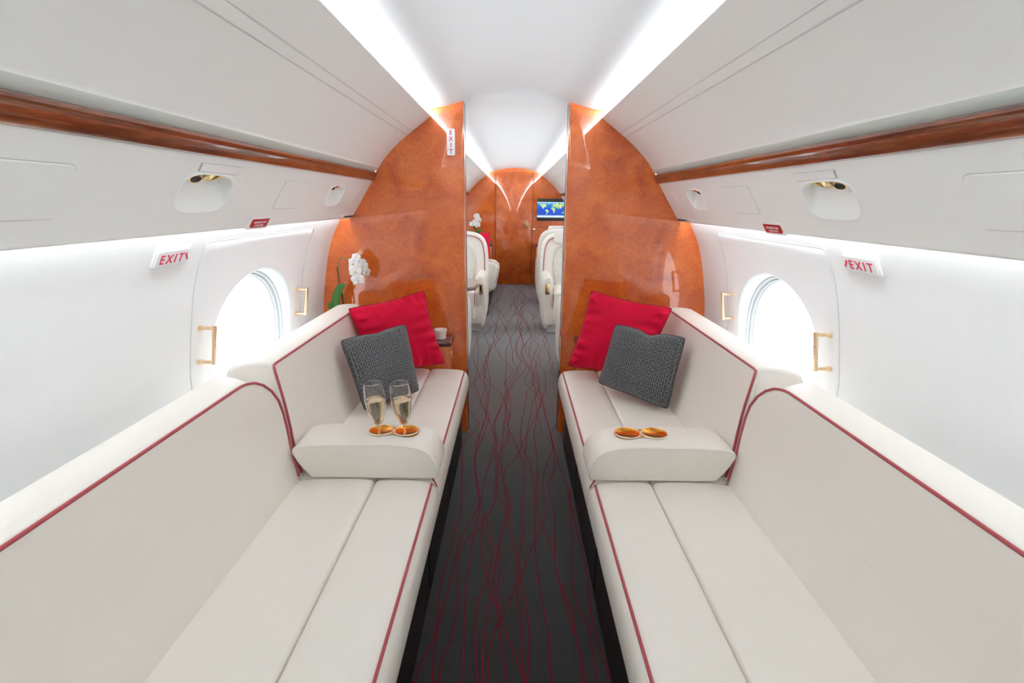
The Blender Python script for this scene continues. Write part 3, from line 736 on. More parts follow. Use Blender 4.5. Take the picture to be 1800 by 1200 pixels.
# ---- back wall behind the camera, far bulkhead with its door
def bulk(y, name, mat, th=.05):
    half = [(ceil_x, ceil_z(ceil_x)+.01) for ceil_x in (0, .1, .2, .3, .38, .44, .5, .56, .60)]+[(.66, 1.69), (.74, 1.60), (.82, 1.47), (.88, 1.36)]
    half += [(X(z)+.008, z) for z in [1.32-.06*i for i in range(22)]]+[(.90, 0)]
    pts = half+[(-x, z) for x, z in half[::-1] if x > 0]
    b = MB(); n = len(pts); b.add([(x, y, z) for x, z in pts]+[(x, y+th, z) for x, z in pts], [tuple(range(n)), tuple(range(n, 2*n))[::-1]]+[(i, (i+1) % n, n+(i+1) % n, n+i) for i in range(n)])
    return struct(b.build(name, mat, origin=(0, y, 0), smooth=30))
bulk(YB-.05, 'wall_back', M['panel']); bulk(YF, 'wall_far', M['burl'])
b = MB(); b.rbox(-.297, .297, YF-.010, YF+.001, .012, 1.80, .003, 2)
dr = struct(b.build('door_3', M['burl'], origin=(0, YF, 0), smooth=35))
b = MB()
for x in (-.300, .300): b.box(x-.003, x+.003, YF-.0115, YF-.0005, .01, 1.80)
b.build('door_seam', M['seam'], dr, smooth=0)
b = MB(); o = Vector((.205, YF-.010, 1.0)); rx = Matrix.Rotation(PI/2, 3, 'X')
b.lathe([(0, .012), (.045, .011), (.052, .004), (.052, 0)], o, 24, mat=rx); b.lathe([(0, .05), (.02, .048), (.026, .036), (.014, .024), (.014, .01)], o, 20, mat=rx)
b.build('door_handle', M['gold'], dr, smooth=40)
t = thing('wall_lock', 'small round gold lock on the far wood wall below the screen', 'lock', (.330, YF-.001, .905))
b = MB(); b.lathe([(0, .008), (.014, .008), (.020, .004), (.020, 0)], (.330, YF-.001, .905), 20, mat=rx); b.build('lock_ring', M['gold'], t)
b = MB(); b.lathe([(0, .0095), (.006, .0095), (.006, .008)], (.330, YF-.001, .905), 12, mat=rx); b.build('key_slot', M['blackglass'], t)
for i, z in enumerate((.915+.03,)):
    b = MB(); b.box(.37, .99, YF-.004, YF+.001, z-.003, z+.003); struct(b.build('trim_6', M['seam'], origin=(.68, YF, z), smooth=0))

# map screen
t = thing('wall_screen', 'flat screen showing a blue world map on the far wood wall', 'screen', (.61, YF-.001, 1.05))
x0, x1, z0, z1 = .375, .855, 1.055, 1.395
b = MB(); b.rbox(x0-.004, x1+.004, YF-.022, YF-.001, z0-.004, z1+.004, .003, 2); b.build('screen_bezel', simple('dark_bezel', (.045, .045, .05), .3), t)
b = MB(); za, zb = z0+.048, z1-.050
b.add([(x0, YF-.0232, za), (x1, YF-.0232, za), (x1, YF-.0232, zb), (x0, YF-.0232, zb)], [(0, 1, 2, 3)])
disp = b.build('display', M['screen'], t, smooth=0, clean=False, uvs=[(0, 0), (1, 0), (1, 1), (0, 1)])
LANDS = [[(.06,.86),(.14,.90),(.22,.88),(.30,.84),(.33,.76),(.28,.70),(.25,.62),(.22,.66),(.20,.58),(.24,.52),(.20,.56),(.16,.66),(.13,.76),(.08,.80)],
 [(.35,.93),(.42,.95),(.40,.86),(.37,.82)], [(.28,.50),(.34,.52),(.40,.44),(.38,.36),(.35,.30),(.32,.16),(.31,.30),(.28,.42)],
 [(.47,.66),(.52,.68),(.58,.64),(.62,.56),(.60,.44),(.58,.32),(.55,.30),(.54,.44),(.50,.52),(.46,.56)],
 [(.48,.70),(.50,.80),(.56,.88),(.66,.92),(.78,.92),(.90,.90),(.96,.84),(.90,.80),(.87,.70),(.82,.66),(.80,.56),(.76,.62),(.72,.52),(.69,.62),(.64,.62),(.60,.68),(.54,.70)],
 [(.84,.36),(.90,.40),(.94,.36),(.93,.28),(.88,.27),(.84,.30)]]
b = MB()
for L in LANDS: b.add([(lerp(x0, x1, u), YF-.0238, lerp(za, zb, v)) for u, v in L], [tuple(range(len(L)))])
b.build('map_continents', M['land'], disp, smooth=0)

# ================================================================== DIVANS
def backx(z): return interp(z, [.40, .46, .56, .66, .74, .79, .806], [.690, .690, .726, .757, .779, .793, .800])
def near_end(z): return interp(z, [.40, .46, .54, .60, .66, .70, .74, .77, .79, .80], [1.478, 1.482, 1.512, 1.540, 1.560, 1.562, 1.545, 1.515, 1.480, 1.445])
def far_start(z): return interp(z, [.40, .46, .54, .60, .66, .70, .76, .80, .815], [1.490, 1.492, 1.522, 1.550, 1.572, 1.582, 1.592, 1.600, 1.604])
def divan(s, near, label):
    side = 'left' if s < 0 else 'right'
    y0, y1 = (-.62, 1.485) if near else (1.487, 2.625)
    t = thing('divan', label, 'divan', (s*.62, (y0+y1)/2, 0))
    # black plinth with drawer fronts
    b = MB(); b.box(s*.287, s*.86, y0+.005, y1, .004, .318); n = 3 if near else 2
    for i in range(n):
        a0, a1 = lerp(y0, y1, i/n)+.008, lerp(y0, y1, (i+1)/n)-.008; b.rbox(s*.2835, s*.2872, a0, a1, .03, .305, .0015, 1)
    b.build('base', M['black'], t, smooth=30)
    # seat: rear strip and front roll
    b = MB(); prof = catmull([(.4475, .452), (.458, .4625), (.50, .467), (.60, .466), (.68, .460), (.70, .452), (.705, .42)], 4)+[(.705, .335), (.45, .335)]
    soft_extrude(b, s, prof, y0, y1, .016, 4, 6); b.build('rear_cushion', M['leather'], t, smooth=50)
    b = MB(); prof = catmull([(.4455, .452), (.436, .4625), (.40, .466), (.33, .465), (.285, .4605), (.262, .4515), (.247, .432), (.2405, .400), (.243, .365), (.252, .335), (.268, .318), (.30, .312)], 4)+[(.44, .312)]
    soft_extrude(b, s, prof, y0, y1, .018, 4, 6); b.build('front_cushion', M['leather'], t, smooth=50)
    b = MB(); px, pz = .2630, .4540
    path = [(.2480, y0+.010, .405), (.2540, y0+.009, .435), (px+.002, y0+.013, pz-.001), (px, y0+.03, pz+.0005)]+[(px, lerp(y0+.06, y1-.06, k/8), pz+.0005) for k in range(9)]+[(px, y1-.03, pz+.0005), (px+.002, y1-.013, pz-.001), (.2540, y1-.009, .435), (.2480, y1-.010, .405)]
    b.tube([(s*x, y, z) for x, y, z in path], .0038, 8); b.build('seat_piping', M['piping'], t, smooth=60)
    # backrest
    front = [(backx(z), z) for z in (.40, .46, .51, .56, .61, .66, .70, .74, .77, .79)]
    top = catmull([(.7955, .7985), (.800, .8065), (.812, .812), (.85, .8150), (.90, .8105), (.928, .800), (.940, .780), (.942, .74)], 3)
    prof = front+top+[(.935, .62), (.90, .40)]
    e1 = (lambda x, z: near_end(min(z, .80)) + (0 if x < .81 else min(.05, (x-.81)*.45))) if near else 2.625
    e0 = -.62 if near else (lambda x, z: far_start(z) - (0 if x < .81 else min(.03, (x-.81)*.22)))
    b = MB(); soft_extrude(b, s, prof, e0, e1, .016, 5, 10); bk = b.build('backrest', M['leather'], t, smooth=50)
    b = MB(); off = .0005
    def fp(z, y): x = backx(z)-off; return (s*x, y, z)
    if near:
        zs = [.47+.02*i for i in range(16)]
        path = [(s*(.7985), y, .8045) for y in [-.58+.2*i for i in range(10)]]+[(s*.7985, 1.36, .8045), (s*.7985, 1.40, .8040), (s*.7975, 1.425, .8020)]
        path += [fp(z, near_end(z)-.006) for z in (.797, .790, .780, .770, .755, .740, .72, .70, .68, .66, .63, .60, .57, .54, .50, .47)]
    else:
        path = [fp(z, far_start(z)+.007) for z in (.47, .50, .54, .57, .60, .63, .66, .69, .72, .75, .775, .790)]+[(s*.7980, 1.612, .8020), (s*.7985, 1.632, .8045)]
        path += [(s*.7985, y, .8045) for y in (1.70, 1.85, 2.0, 2.15, 2.3, 2.45, 2.56)]+[(s*.800, 2.600, .8060), (s*.812, 2.615, .8060), (s*.86, 2.618, .803), (s*.92, 2.615, .785)]
    b.tube(path, .0042, 8); b.build('back_piping', M['piping'], t, smooth=60)
    if s > 0:
        for y in ((1.331, .95) if near else (1.626, 2.409)):
            b = MB(); b.lathe([(0, .012), (.009, .011), (.012, .006), (.012, 0)], (.2838, y, .265), 14, mat=Matrix.Rotation(-PI/2, 3, 'Y')); b.build('drawer_latch', M['gold'], t, smooth=40)
    if not near:
        # fold-down armrest with two cup wells, lying across the joint of the two seats
        A = catmull([(.652, .4665), (.680, .500), (.704, .540), (.7085, .558), (.700, .570), (.672, .5800), (.600, .5845), (.50, .5860), (.40, .5860), (.345, .5825), (.305, .5740), (.272, .5560), (.252, .530), (.2425, .498), (.2440, .4760), (.252, .4668), (.30, .4660), (.45, .4658)], 4)
        b = MB(); soft_extrude(b, s, A, 1.477, 1.643, .007, 3); 
        am = b.build('armrest', M['leather'], t, smooth=60)
        sm = MB(); sm.tube([(s*x, 1.4785, z) for x, z in offset_poly(A, .0045)[:60]], .0010, 5); sm.build('armrest_seam', M['leather_seam'], am, smooth=60)
        cs = (.3600, .4450) if s < 0 else (.3800, .4700)
        R = abs(cs[1]-cs[0])/2-.0042; yc = 1.578; zt = .5868
        for i, cx in enumerate(cs):
            c = MB(); c.lathe([(R, zt+.0015), (R+.0035, zt+.0035), (R+.0015, zt+.0045), (R-.002, zt+.003), (R-.003, zt-.004), (R-.0035, zt-.055), (R-.010, zt-.062), (.012, zt-.062), (0, zt-.062)], (s*cx, yc, 0), 40)
            c.build('cup_holder', M['deepgold'], am, smooth=50)
            c = MB(); c.tube([(s*cx+(R+.0018)*math.cos(2*PI*k/40), yc+(R+.0018)*math.sin(2*PI*k/40), zt+.0030) for k in range(40)], .0022, 8, closed=True); c.build('cup_rim', M['rimgold'], am, smooth=60)
        c = MB(); rr = R+.0035; A0 = math.radians(48); P = []
        for k in range(13): q = A0-2*A0*k/12; P.append((cs[0]+rr*math.cos(q), yc+rr*math.sin(q)))
        for k in range(13): q = PI+A0-2*A0*k/12; P.append((cs[1]+rr*math.cos(q), yc+rr*math.sin(q)))
        n = 13
        for sg in (1, -1):
            V = []; F = []
            for k in range(7):
                a1 = P[6-k*1] if sg > 0 else P[6+k]; a2 = (2*((cs[0]+cs[1])/2)-a1[0], a1[1])
                V += [(s*a1[0], a1[1], zt+.0016), (s*a2[0], a2[1], zt+.0016)]
            for k in range(6): F.append((2*k, 2*k+1, 2*k+3, 2*k+2))
            c.add(V, F)
        c.build('cup_plate', M['champagne_gold'], am, smooth=30)
        # the wells are real holes in the leather top
        cut = MB()
        for cx in cs: cut.lathe([(R-.0005, zt-.0605), (R-.0005, zt+.02)], (s*cx, yc, 0), 40)
        cme = cut.build('well_cutter', M['leather'], None, smooth=0)
        md = am.modifiers.new('wells', 'BOOLEAN'); md.object = cme; md.operation = 'DIFFERENCE'; md.solver = 'EXACT'
        dg = bpy.context.evaluated_depsgraph_get(); bpy.context.view_layer.update(); dg.update()
        cme.location = -ORG[am]*0
        me2 = bpy.data.meshes.new_from_object(am.evaluated_get(bpy.context.evaluated_depsgraph_get()))
        am.modifiers.clear(); am.data = me2; me2.set_sharp_from_angle(angle=math.radians(55)); bpy.data.objects.remove(cme)
    return t
M['rimgold'] = simple('pale_gold_rim', (.98, .86, .68), .12, metal=1)
M['leather_seam'] = simple('leather_stitch', (.55, .49, .42), .6)
divan(-1, True, 'near left cream leather divan with red piping, closest to the camera')
divan(1, True, 'near right cream leather divan with red piping, closest to the camera')
divan(-1, False, 'far left cream leather divan by the partition, armrest holding two champagne flutes')
divan(1, False, 'far right cream leather divan by the partition, armrest with two empty gold cup wells')

# narrow shelf between the divan backs and the wall
for s, n in ((-1, 7), (1, 8)):
    b = MB(); b.rbox(s*.948, s*(X(.56)-.008), YB+.02, 2.628, .555, .570, .003, 2); struct(b.build('trim_%d' % n, M['panel'], origin=(s*1.0, .7, .56), smooth=30))

# ---- side cabinets between the far divans and the partition
for s in (-1, 1):
    side = 'left' if s < 0 else 'right'
    t = thing('side_cabinet', 'low glossy wood cabinet between the %s divan and the wood partition' % side, 'cabinet', (s*.66, 2.73, 0))
    b = MB(); b.rbox(s*.352, s*.885, 2.668, 2.822, .0, .572, .004, 2); b.build('body', M['burl'], t, smooth=30)
    b = MB(); b.rbox(s*.338, s*1.035, 2.660, 2.824, .5725, .602, .012, 4); b.build('top', M['darkwood'], t, smooth=40)
    b = MB(); b.rbox(s*.347, s*.3525, 2.680, 2.812, .33, .560, .002, 2); d = b.build('door', M['burl'], t, smooth=30)
    b = MB(); b.rbox(s*.338, s*.347, 2.690, 2.704, .515, .545, .003, 3); b.lathe([(0, .010), (.006, .008), (.006, 0)], (s*.339, 2.697, .505), 10); b.build('latch', M['gold'], d, smooth=40)
# cream cup on the left cabinet
t = thing('cup', 'cream rounded cup standing on the left side cabinet behind the red pillow', 'cup', (-.405, 2.735, .602))
b = MB(); b.lathe([(.026, .602), (.030, .604), (.029, .618), (.033, .636), (.037, .648), (.036, .654), (.030, .655), (.024, .650), (.022, .645), (.022, .630), (0, .630)], (-.405, 2.735, 0), 30); b.build('body', M['leather'], t, smooth=50)
b = MB(); b.lathe([(0, .638), (.0215, .638), (.0215, .634), (0, .634)], (-.405, 2.735, 0), 24); b.build('wooden_inset', M['burl'], t, smooth=40)

# ---- pillows
def pillow(name, label, cat, mat, TL, TR, BR, BL, thick, pinch=.07, group=None, seed=0, crease=.006, chop=0, pip=None):
    TL, TR, BR, BL = map(Vector, (TL, TR, BR, BL)); n = 30
    nrm = ((TR-TL).cross(TL-BL)+(BR-BL).cross(TR-BR)).normalized()
    if nrm.y > 0: nrm = -nrm
    c = (TL+TR+BR+BL)/4; V = []; UV = []; F = []
    U0 = ((TR-TL).length+(BR-BL).length)/2; V0 = ((TL-BL).length+(TR-BR).length)/2
    for side in (1, -1):
        for j in range(n+1):
            for i in range(n+1):
                u, v = -1+2*i/n, -1+2*j/n
                uu = u*(1-pinch*(1-v*v)*abs(u)**2.0); vv = v*(1-pinch*(1-u*u)*abs(v)**2.0)
                rc = 1-.055*(abs(u)*abs(v))**5; uu *= rc; vv *= rc
                a, bq = (uu+1)/2, (vv+1)/2
                p = (BL*(1-a)+BR*a)*(1-bq)+(TL*(1-a)+TR*a)*bq
                e = max(0, 1-abs(u)**2.6)**.52*max(0, 1-abs(v)**2.6)**.52
                h = thick/2*e
                q = Vector((u*1.7+seed, v*1.7, side*.5))
                h *= 1+.16*noise.noise(q)
                edge = min(1-abs(u), 1-abs(v))
                # seam creases run in from the edges
                tt = u if (1-abs(v)) < (1-abs(u)) else v
                cr = crease*math.exp(-edge*3.2)*min(1, edge*7)*(noise.noise(Vector((tt*7+seed*3, edge*1.5, side*3+seed+(5 if tt is v else 0))))*2.6)
                if chop: h -= chop*math.exp(-((u-.05)/.16)**2)*max(0, v)**2*e
                dv = -chop*1.3*math.exp(-((u-.05)/.22)**2)*max(0, v)**3 if chop else 0
                V.append(p+nrm*side*(h+cr)+(TL-BL).normalized()*dv); UV.append((a*U0*2.4+.2*(side < 0), bq*V0*2.4))
        o = (0 if side == 1 else (n+1)**2)
        for j in range(n):
            for i in range(n):
                f = (o+j*(n+1)+i, o+j*(n+1)+i+1, o+(j+1)*(n+1)+i+1, o+(j+1)*(n+1)+i); F.append(f if side == 1 else f[::-1])
    low = min(V, key=lambda p: p.z)
    t = thing(name, label, cat, (c.x, c.y, low.z), group)
    b = MB(); b.add(V, F); me = b.build('cover', mat, t, smooth=80, clean=False, uvs=UV)
    md = me.modifiers.new('sub', 'SUBSURF'); md.levels = 1; md.render_levels = 1
    # seam cord round the edge
    rim = [V[i] for i in range(n+1)]+[V[j*(n+1)+n] for j in range(1, n+1)]+[V[n*(n+1)+i] for i in range(n-1, -1, -1)]+[V[j*(n+1)] for j in range(n-1, 0, -1)]
    b = MB(); b.tube(rim, .0024, 6, closed=True); b.build('seam', pip or mat, t, smooth=60, uvs=None)
    return t
M['velvet_dark'] = simple('velvet_seam', (.30, .002, .02), .7)
M['greyseam'] = simple('grey_seam', (.05, .052, .056), .8)

pillow('throw_pillow', 'red velvet pillow on the far left divan behind the grey one', 'pillow', M['velvet'], (-.805, 2.40, .838), (-.462, 2.62, .897), (-.348, 2.545, .512), (-.690, 2.345, .492), .15, pinch=.10, seed=1, pip=M['velvet_dark'], crease=.022)
pillow('throw_pillow', 'dark grey woven pillow on the far left divan in front of the red one', 'pillow', M['grey'], (-.757, 2.13, .752), (-.505, 2.335, .782), (-.428, 2.200, .492), (-.618, 1.965, .486), .125, pinch=.05, seed=4, pip=M['greyseam'], chop=.005)
pillow('throw_pillow', 'red velvet pillow on the far right divan behind the grey one', 'pillow', M['velvet'], (.389, 2.62, .907), (.764, 2.40, .858), (.640, 2.345, .492), (.272, 2.545, .505), .15, pinch=.10, seed=9, pip=M['velvet_dark'], crease=.022)
pillow('throw_pillow', 'dark grey woven pillow on the far right divan in front of the red one', 'pillow', M['grey'], (.469, 2.335, .792), (.742, 2.13, .781), (.655, 2.015, .486), (.398, 2.300, .505), .125, pinch=.05, seed=6, pip=M['greyseam'], chop=.014)

# ---- champagne flutes (local origin at the foot)
def flute(label, loc, tilt):
    t = thing('champagne_flute', label, 'glass', (0, 0, 0), None)
    outer = [(.029, .0012), (.0285, .0022), (.012, .0050), (.0045, .0100), (.0032, .020), (.0030, .050), (.0036, .074), (.0060, .082), (.0125, .092), (.0205, .108), (.0265, .124), (.0310, .144), (.0334, .166), (.0338, .184), (.0330, .204), (.0314, .222), (.0300, .234)]
    inner = [(.0292, .2345), (.0286, .2338), (.0301, .222), (.0317, .204), (.0325, .184), (.0321, .166), (.0297, .144), (.0252, .124), (.0192, .108), (.0112, .0935), (.0045, .0860), (0, .0845)]
    o2 = catmull(outer[7:], 3); i2 = catmull(inner[1:], 3)
    b = MB(); b.lathe([(0, 0), (.029, 0)]+outer[:7]+o2+[inner[0]]+i2, (0, 0, 0), 48); b.build('glass_bowl', M['glass'], t, smooth=60)
    ip = [(r, z) for r, z in i2 if z < .176][::-1]; zt = .177
    prof = [(max(0, r-.0004), z+.0004) for r, z in ip]+[(.0320, zt-.0008), (.0312, zt), (0, zt)]
    b = MB(); b.lathe(prof, (0, 0, 0), 40); b.build('champagne', M['champagne'], t, smooth=60)
    b = MB(); rnd = random.Random(len(label)+int(loc[0]*100))
    for k in range(46):
        z = .092+.080*rnd.random()**1.3; rm = interp(z, [.09, .108, .124, .144, .17], [.006, .016, .021, .026, .029]); a = rnd.uniform(0, 2*PI); q = rm*math.sqrt(rnd.random()); r = rnd.uniform(.0005, .0010)
        b.lathe([(0, -r), (r*.8, -r*.6), (r, 0), (r*.8, r*.6), (0, r)], (q*math.cos(a), q*math.sin(a), z), 6)
    bb = b.build('bubbles', M['bubble'], t, smooth=80); bb['kind'] = 'stuff'
    t.location = loc; t.rotation_euler = (0, tilt, 0); return t
flute('champagne flute in the left cup well of the left armrest', (-.4470, 1.578, .5250), -math.radians(4.2))
flute('champagne flute in the cup well nearer the aisle on the left armrest', (-.3625, 1.580, .5250), -math.radians(3.8))

# ---- orchids
def orchid(name, label, base, stake, stalk, flowers, leaves, k=1.0, potz=None, seed=0):
    rnd = random.Random(seed); bx, by, bz = base
    t = thing(name, label, 'plant', base)
    b = MB(); b.lathe([(0, bz), (.032*k, bz), (.040*k, bz+.04*k), (.044*k, bz+.095*k), (.041*k, bz+.098*k), (.038*k, bz+.085*k), (0, bz+.083*k)], (bx, by, 0), 24); b.build('pot', M['pot'], t, smooth=45)
    b = MB(); b.tube(stake, .0028*k, 6); b.build('support_stake', M['stake'], t)
    b = MB(); b.tube(catmull(stalk, 6), .0024*k, 6); b.build('flower_stalk', M['stem'], t)
    def petal(mb, c, d, up, L, w):
        d = Vector(d).normalized(); n = Vector(up).normalized(); sd = d.cross(n).normalized(); V = []; F = []; m, q = 6, 4
        for i in range(m+1):
            f = i/m; ww = w*math.sin(PI*min(1, (f*.86+.09)))**.7
            for j in range(-q, q+1):
                g = j/q; V.append(Vector(c)+d*L*f+sd*ww*g+n*(L*.16*math.sin(f*2.2)-w*.22*g*g))
        for i in range(m):
            for j in range(2*q): a = i*(2*q+1)+j; F.append((a, a+1, a+2*q+2, a+2*q+1))
        mb.add(V, F)
    for (c, face, r) in flowers:
        n = Vector(face).normalized(); upv = Vector((0, 0, 1)); a1 = (upv-n*upv.dot(n)).normalized(); a2 = a1.cross(n)
        fl = MB(); roll = rnd.uniform(-.3, .3)
        for i, (ang, L, w) in enumerate(((0, 1, .42), (2.2, 1, .42), (-2.2, 1, .42), (1.25, 1.05, .62), (-1.25, 1.05, .62))):
            an = ang+roll; petal(fl, c, a1*math.cos(an)+a2*math.sin(an), n, r*L, r*w)
        f = fl.build('flower', M['petal'], t, smooth=80, clean=False)
        md = f.modifiers.new('thick', 'SOLIDIFY'); md.thickness = .0012*k
        h = MB(); cc = Vector(c)+n*r*.12-a1*r*.10; h.lathe([(0, -.14*r), (.11*r, -.08*r), (.15*r, 0), (.10*r, .1*r), (0, .14*r)], cc, 10); h.build('flower_heart', M['petal_heart'], f)
    for L in leaves:
        P = catmull(L[0], 6); w = L[1]; lf = MB(); V = []; F = []
        for i, p in enumerate(P):
            f = i/(len(P)-1); ww = w*math.sin(PI*(.06+.94*f))**.6; tg = (Vector(P[min(i+1, len(P)-1)])-Vector(P[max(i-1, 0)])).normalized(); sd = tg.cross(Vector(L[2])).normalized()
            for g in (-1, -.5, 0, .5, 1): V.append(Vector(p)+sd*ww*g+tg.cross(sd)*(-abs(g)*ww*.35))
        for i in range(len(P)-1):
            for j in range(4): a = i*5+j; F.append((a, a+1, a+6, a+5))
        lf.add(V, F); o = lf.build('leaf', M['leaf'], t, smooth=80, clean=False); md = o.modifiers.new('thick', 'SOLIDIFY'); md.thickness = .0015*k
    return t
y = 2.74
orchid('potted_orchid', 'white orchid standing on the left side cabinet against the wood partition', (-.935, y, .602),
    [(-.925, y, .68), (-.930, y, .80), (-.942, y-.002, .90), (-.948, y-.004, .990)],
    [(-.928, y, .68), (-.925, y, .80), (-.942, y, .90), (-.943, y, .98), (-.936, y, 1.018), (-.918, y, 1.036), (-.893, y-.005, 1.036), (-.862, y-.01, 1.030), (-.830, y-.02, 1.010), (-.818, y-.02, .97), (-.812, y-.02, .92)],
    [((-.834, y-.03, 1.044), (-.2, -1, .5), .026), ((-.850, y-.03, 1.010), (-.45, -1, .1), .034), ((-.812, y-.028, 1.012), (.2, -1, .1), .030), ((-.800, y-.035, .996), (.7, -.8, -.1), .030), ((-.838, y-.045, .972), (-.1, -1, -.1), .037), ((-.808, y-.03, .975), (.3, -1, -.2), .030), ((-.785, y-.03, .965), (1, -.5, -.1), .028), ((-.826, y-.05, .928), (.0, -1, -.2), .036)],
    [([(-.935, y, .70), (-.962, y-.01, .76), (-.960, y-.015, .82), (-.930, y-.02, .885), (-.903, y-.02, .890)], .022, (0, -1, .2)), ([(-.935, y, .70), (-.985, y, .76), (-1.00, y-.01, .80)], .020, (0, -1, .3))], seed=2)
rnd = random.Random(5)
orchid('potted_orchid', 'small white orchid on the cabinet at the far left end of the cabin', (-.600, 8.30, .700),
    [(-.60, 8.30, .78), (-.600, 8.30, .98)], [(-.60, 8.30, .78), (-.61, 8.30, .92), (-.60, 8.28, 1.04), (-.565, 8.27, 1.08), (-.545, 8.27, 1.02)],
    [((-.60+rnd.uniform(-.055, .055), 8.24+rnd.uniform(-.02, .02), z), (rnd.uniform(-.5, .5), -1, rnd.uniform(-.1, .3)), .048) for z in (1.12, 1.09, 1.06, 1.03, 1.00, .985, 1.05)],
    [([(-.60, 8.30, .78), (-.66, 8.27, .86), (-.70, 8.24, .88)], .03, (0, -1, .4)), ([(-.60, 8.30, .78), (-.56, 8.27, .88), (-.51, 8.24, .90)], .03, (0, -1, .4)), ([(-.60, 8.30, .90), (-.64, 8.27, .98), (-.67, 8.25, 1.0)], .02, (0, -1, .4))], k=1.1, seed=3)

# ================================================================== FAR CABIN
M['quilt'] = simple('quilted_leather', (.72, .68, .62), .45, nscale=34, nstr=.9, ndist=.02)
def armchair(label):
    """faces -y, origin on the floor in the middle of the seat front"""
    t = thing('club_chair', label, 'armchair', (0, 0, 0))
    b = MB(); b.rbox(-.23, .23, .10, .52, .0, .10, .02, 3); b.build('pedestal', M['whitebase'], t, smooth=40)
    b = MB(); soft_extrude(b, 1, [(-.255, .10), (-.275, .17), (-.27, .30), (.27, .30), (.275, .17), (.255, .10)], .02, .58, .02); b.build('seat_frame', M['leather'], t, smooth=50)
    b = MB(); soft_extrude(b, 1, catmull([(-.185, .31), (-.188, .40), (-.175, .452), (-.10, .468), (0, .470), (.10, .468), (.175, .452), (.188, .40), (.185, .31)], 3), -.02, .46, .03); b.build('seat_cushion', M['leather'], t, smooth=60)
    b = MB(); b.rbox(-.184, .184, -.025, .04, .155, .36, .025, 4); b.build('leg_rest', M['leather'], t, smooth=50)
    for s in (-1, 1):
        b = MB(); b.tube([(s*.172, -.006, .20), (s*.180, -.020, .36), (s*.178, -.016, .43), (s*.172, .02, .455), (s*.168, .40, .460)], .0045, 6); b.build('seat_piping', M['piping'], t)
    out = catmull([(-.270, .30), (-.292, .45), (-.296, .62), (-.290, .78), (-.268, .90), (-.215, .975), (-.12, 1.012), (0, 1.022), (.12, 1.012), (.215, .975), (.268, .90), (.290, .78), (.296, .62), (.292, .45), (.270, .30)], 4)
    ln = lambda x, z: .44+(z-.4)*.14
    b = MB(); soft_extrude(b, 1, out, ln, lambda x, z: ln(x, z)+.15, .045, 5); b.build('backrest', M['leather'], t, smooth=60)
    b = MB(); ip = offset_poly(out, .038)[2:-2]; b.tube([(x, ln(x, z)-.004, z) for x, z in ip], .0048, 8); b.build('back_piping', M['piping'], t)
    pan = catmull([(-.12, .44), (-.15, .60), (-.155, .72), (-.12, .83), (-.06, .875), (0, .885), (.06, .875), (.12, .83), (.155, .72), (.15, .60), (.12, .44)], 3)
    b = MB(); soft_extrude(b, 1, pan, lambda x, z: ln(x, z)-.022, lambda x, z: ln(x, z)+.03, .02, 4); b.build('quilted_panel', M['quilt'], t, smooth=60)
    b = MB(); b.rbox(-.155, .155, .43, .50, .905, 1.045, .03, 4); b.build('headrest', M['leather'], t, smooth=60)
    for s in (-1, 1):
        pr = catmull([(.182, .20), (.184, .45), (.186, .56), (.200, .602), (.232, .617), (.268, .602), (.288, .56), (.294, .45), (.296, .30), (.285, .15), (.262, .06), (.235, .05)], 3)+[(.20, .08)]
        b = MB(); soft_extrude(b, s, pr, lambda x, z: .0 if z > .45 else .0+(.45-z)*.12, .56, .03, 4); a = b.build('armrest', M['leather'], t, smooth=60)
        b = MB(); b.rbox(s*.218, s*.262, -.010, .012, .430, .535, .003, 2); h = b.build('recline_handle', M['gold'], a, smooth=30)
        b = MB(); b.rbox(s*.230, s*.250, -.0115, -.009, .455, .520, .001, 1); b.build('handle_slot', M['blackglass'], h, smooth=30)
    return t
def tr_chair(t, loc, rz): t.location = loc; t.rotation_euler = (0, 0, rz); return t
c0 = armchair('cream club chair left of the far aisle, facing the camera behind the table')
dup(c0, (.585, 5.17, 0), 0, 'cream club chair right of the far aisle, facing the camera below the screen')
dup(c0, (-.640, 4.12, 0), PI, 'cream club chair just past the left partition, turned away from the camera')
dup(c0, (.640, 4.12, 0), PI, 'cream club chair just past the right partition, turned away from the camera')
dup(c0, (.600, 7.30, 0), PI, 'cream chair farthest back on the right side of the far cabin')
tr_chair(c0, (-.575, 5.17, 0), 0)
for ch in list(c0.children):
    if ch.name.startswith('headrest'): bpy.data.objects.remove(ch)

# fold-out table between the left club chairs
t = thing('folding_table', 'fold-out table with brown top and dark wood edge between the left club chairs', 'table', (-.68, 4.65, 0))
b = MB()
P = [(-1.02, 4.38), (-.40, 4.38), (-.345, 4.44), (-.330, 4.60), (-.345, 4.86), (-.40, 4.92), (-1.02, 4.92)]
plate(b, Matrix.Identity(4), P, .006, .001, z0=.612); b.build('table_top', simple('brown_veneer', (.33, .20, .14), .25, coat=.5), t, smooth=30)
b = MB(); plate(b, Matrix.Identity(4), offset_poly(P, -.008), .024, .006, z0=.588); b.build('table_edge', M['darkwood'], t, smooth=40)
b = MB(); b.rbox(-.90, -.50, 4.62, 4.68, .0, .588, .006, 2); b.build('table_leg', M['panel'], t, smooth=30)

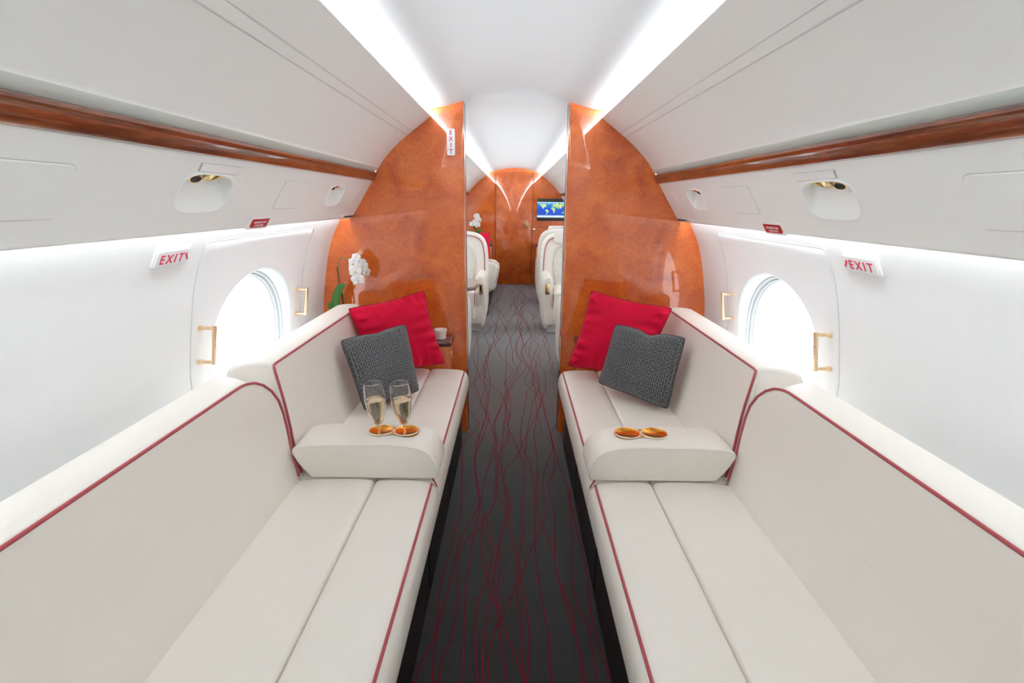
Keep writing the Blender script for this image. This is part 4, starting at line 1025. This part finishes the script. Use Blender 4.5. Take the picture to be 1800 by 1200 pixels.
# far left divan beyond the club chairs
t = thing('divan', 'cream divan at the far left of the far cabin, beyond the club chairs', 'divan', (-.62, 7.3, 0))
b = MB(); b.box(-.88, -.31, 6.12, 8.02, 0, .25); b.build('base', M['black'], t, smooth=0)
b = MB(); soft_extrude(b, -1, catmull([(.96, .30), (.96, .44), (.50, .455), (.26, .445), (.215, .40), (.225, .30), (.30, .25)], 3)+[(.90, .25)], 6.30, 8.02, .03); b.build('seat_cushion', M['leather'], t, smooth=60)
b = MB(); soft_extrude(b, -1, catmull([(.98, .30), (.98, .60), (.80, .655), (.30, .660), (.20, .630), (.180, .55), (.195, .44), (.25, .30)], 4), 6.12, 6.36, .05); b.build('armrest', M['leather'], t, smooth=60)
b = MB(); b.tube([(-.96, 6.16, .655), (-.30, 6.15, .664), (-.21, 6.14, .632), (-.190, 6.14, .55), (-.205, 6.14, .44), (-.25, 6.15, .33)], .0045, 6); b.tube([(-.235, 6.40, .435), (-.235, 7.98, .435)], .005, 6); b.build('piping', M['piping'], t)
b = MB(); soft_extrude(b, -1, catmull([(.78, .44), (.86, .84), (.90, .86), (.97, .84), (.98, .44)], 4), 6.36, 8.02, .03); b.build('backrest', M['leather'], t, smooth=60)
pillow('throw_pillow', 'red pillow on the divan in the far cabin', 'pillow', M['velvet'], (-.74, 6.62, .94), (-.305, 6.56, .975), (-.285, 6.45, .64), (-.66, 6.46, .62), .13, seed=3, pip=M['velvet_dark'])
for s, side in ((-1, 'left'), (1, 'right')):
    t = thing('storage_cabinet', 'glossy dark-topped wood cabinet against the far wall, %s side' % side, 'cabinet', (s*.66, 8.3, 0))
    b = MB(); b.rbox(s*.345, s*.885, 8.06, 8.585, 0, .672, .004, 2); b.build('body', M['burl'], t, smooth=30)
    b = MB(); b.rbox(s*.335, s*.990, 8.05, 8.588, .6725, .700, .008, 3); b.build('top', M['darkwood'], t, smooth=40)
    b = MB(); b.rbox(s*.3405, s*.3455, 8.10, 8.54, .05, .65, .002, 1); b.build('door', M['darkwood'], t, smooth=30)
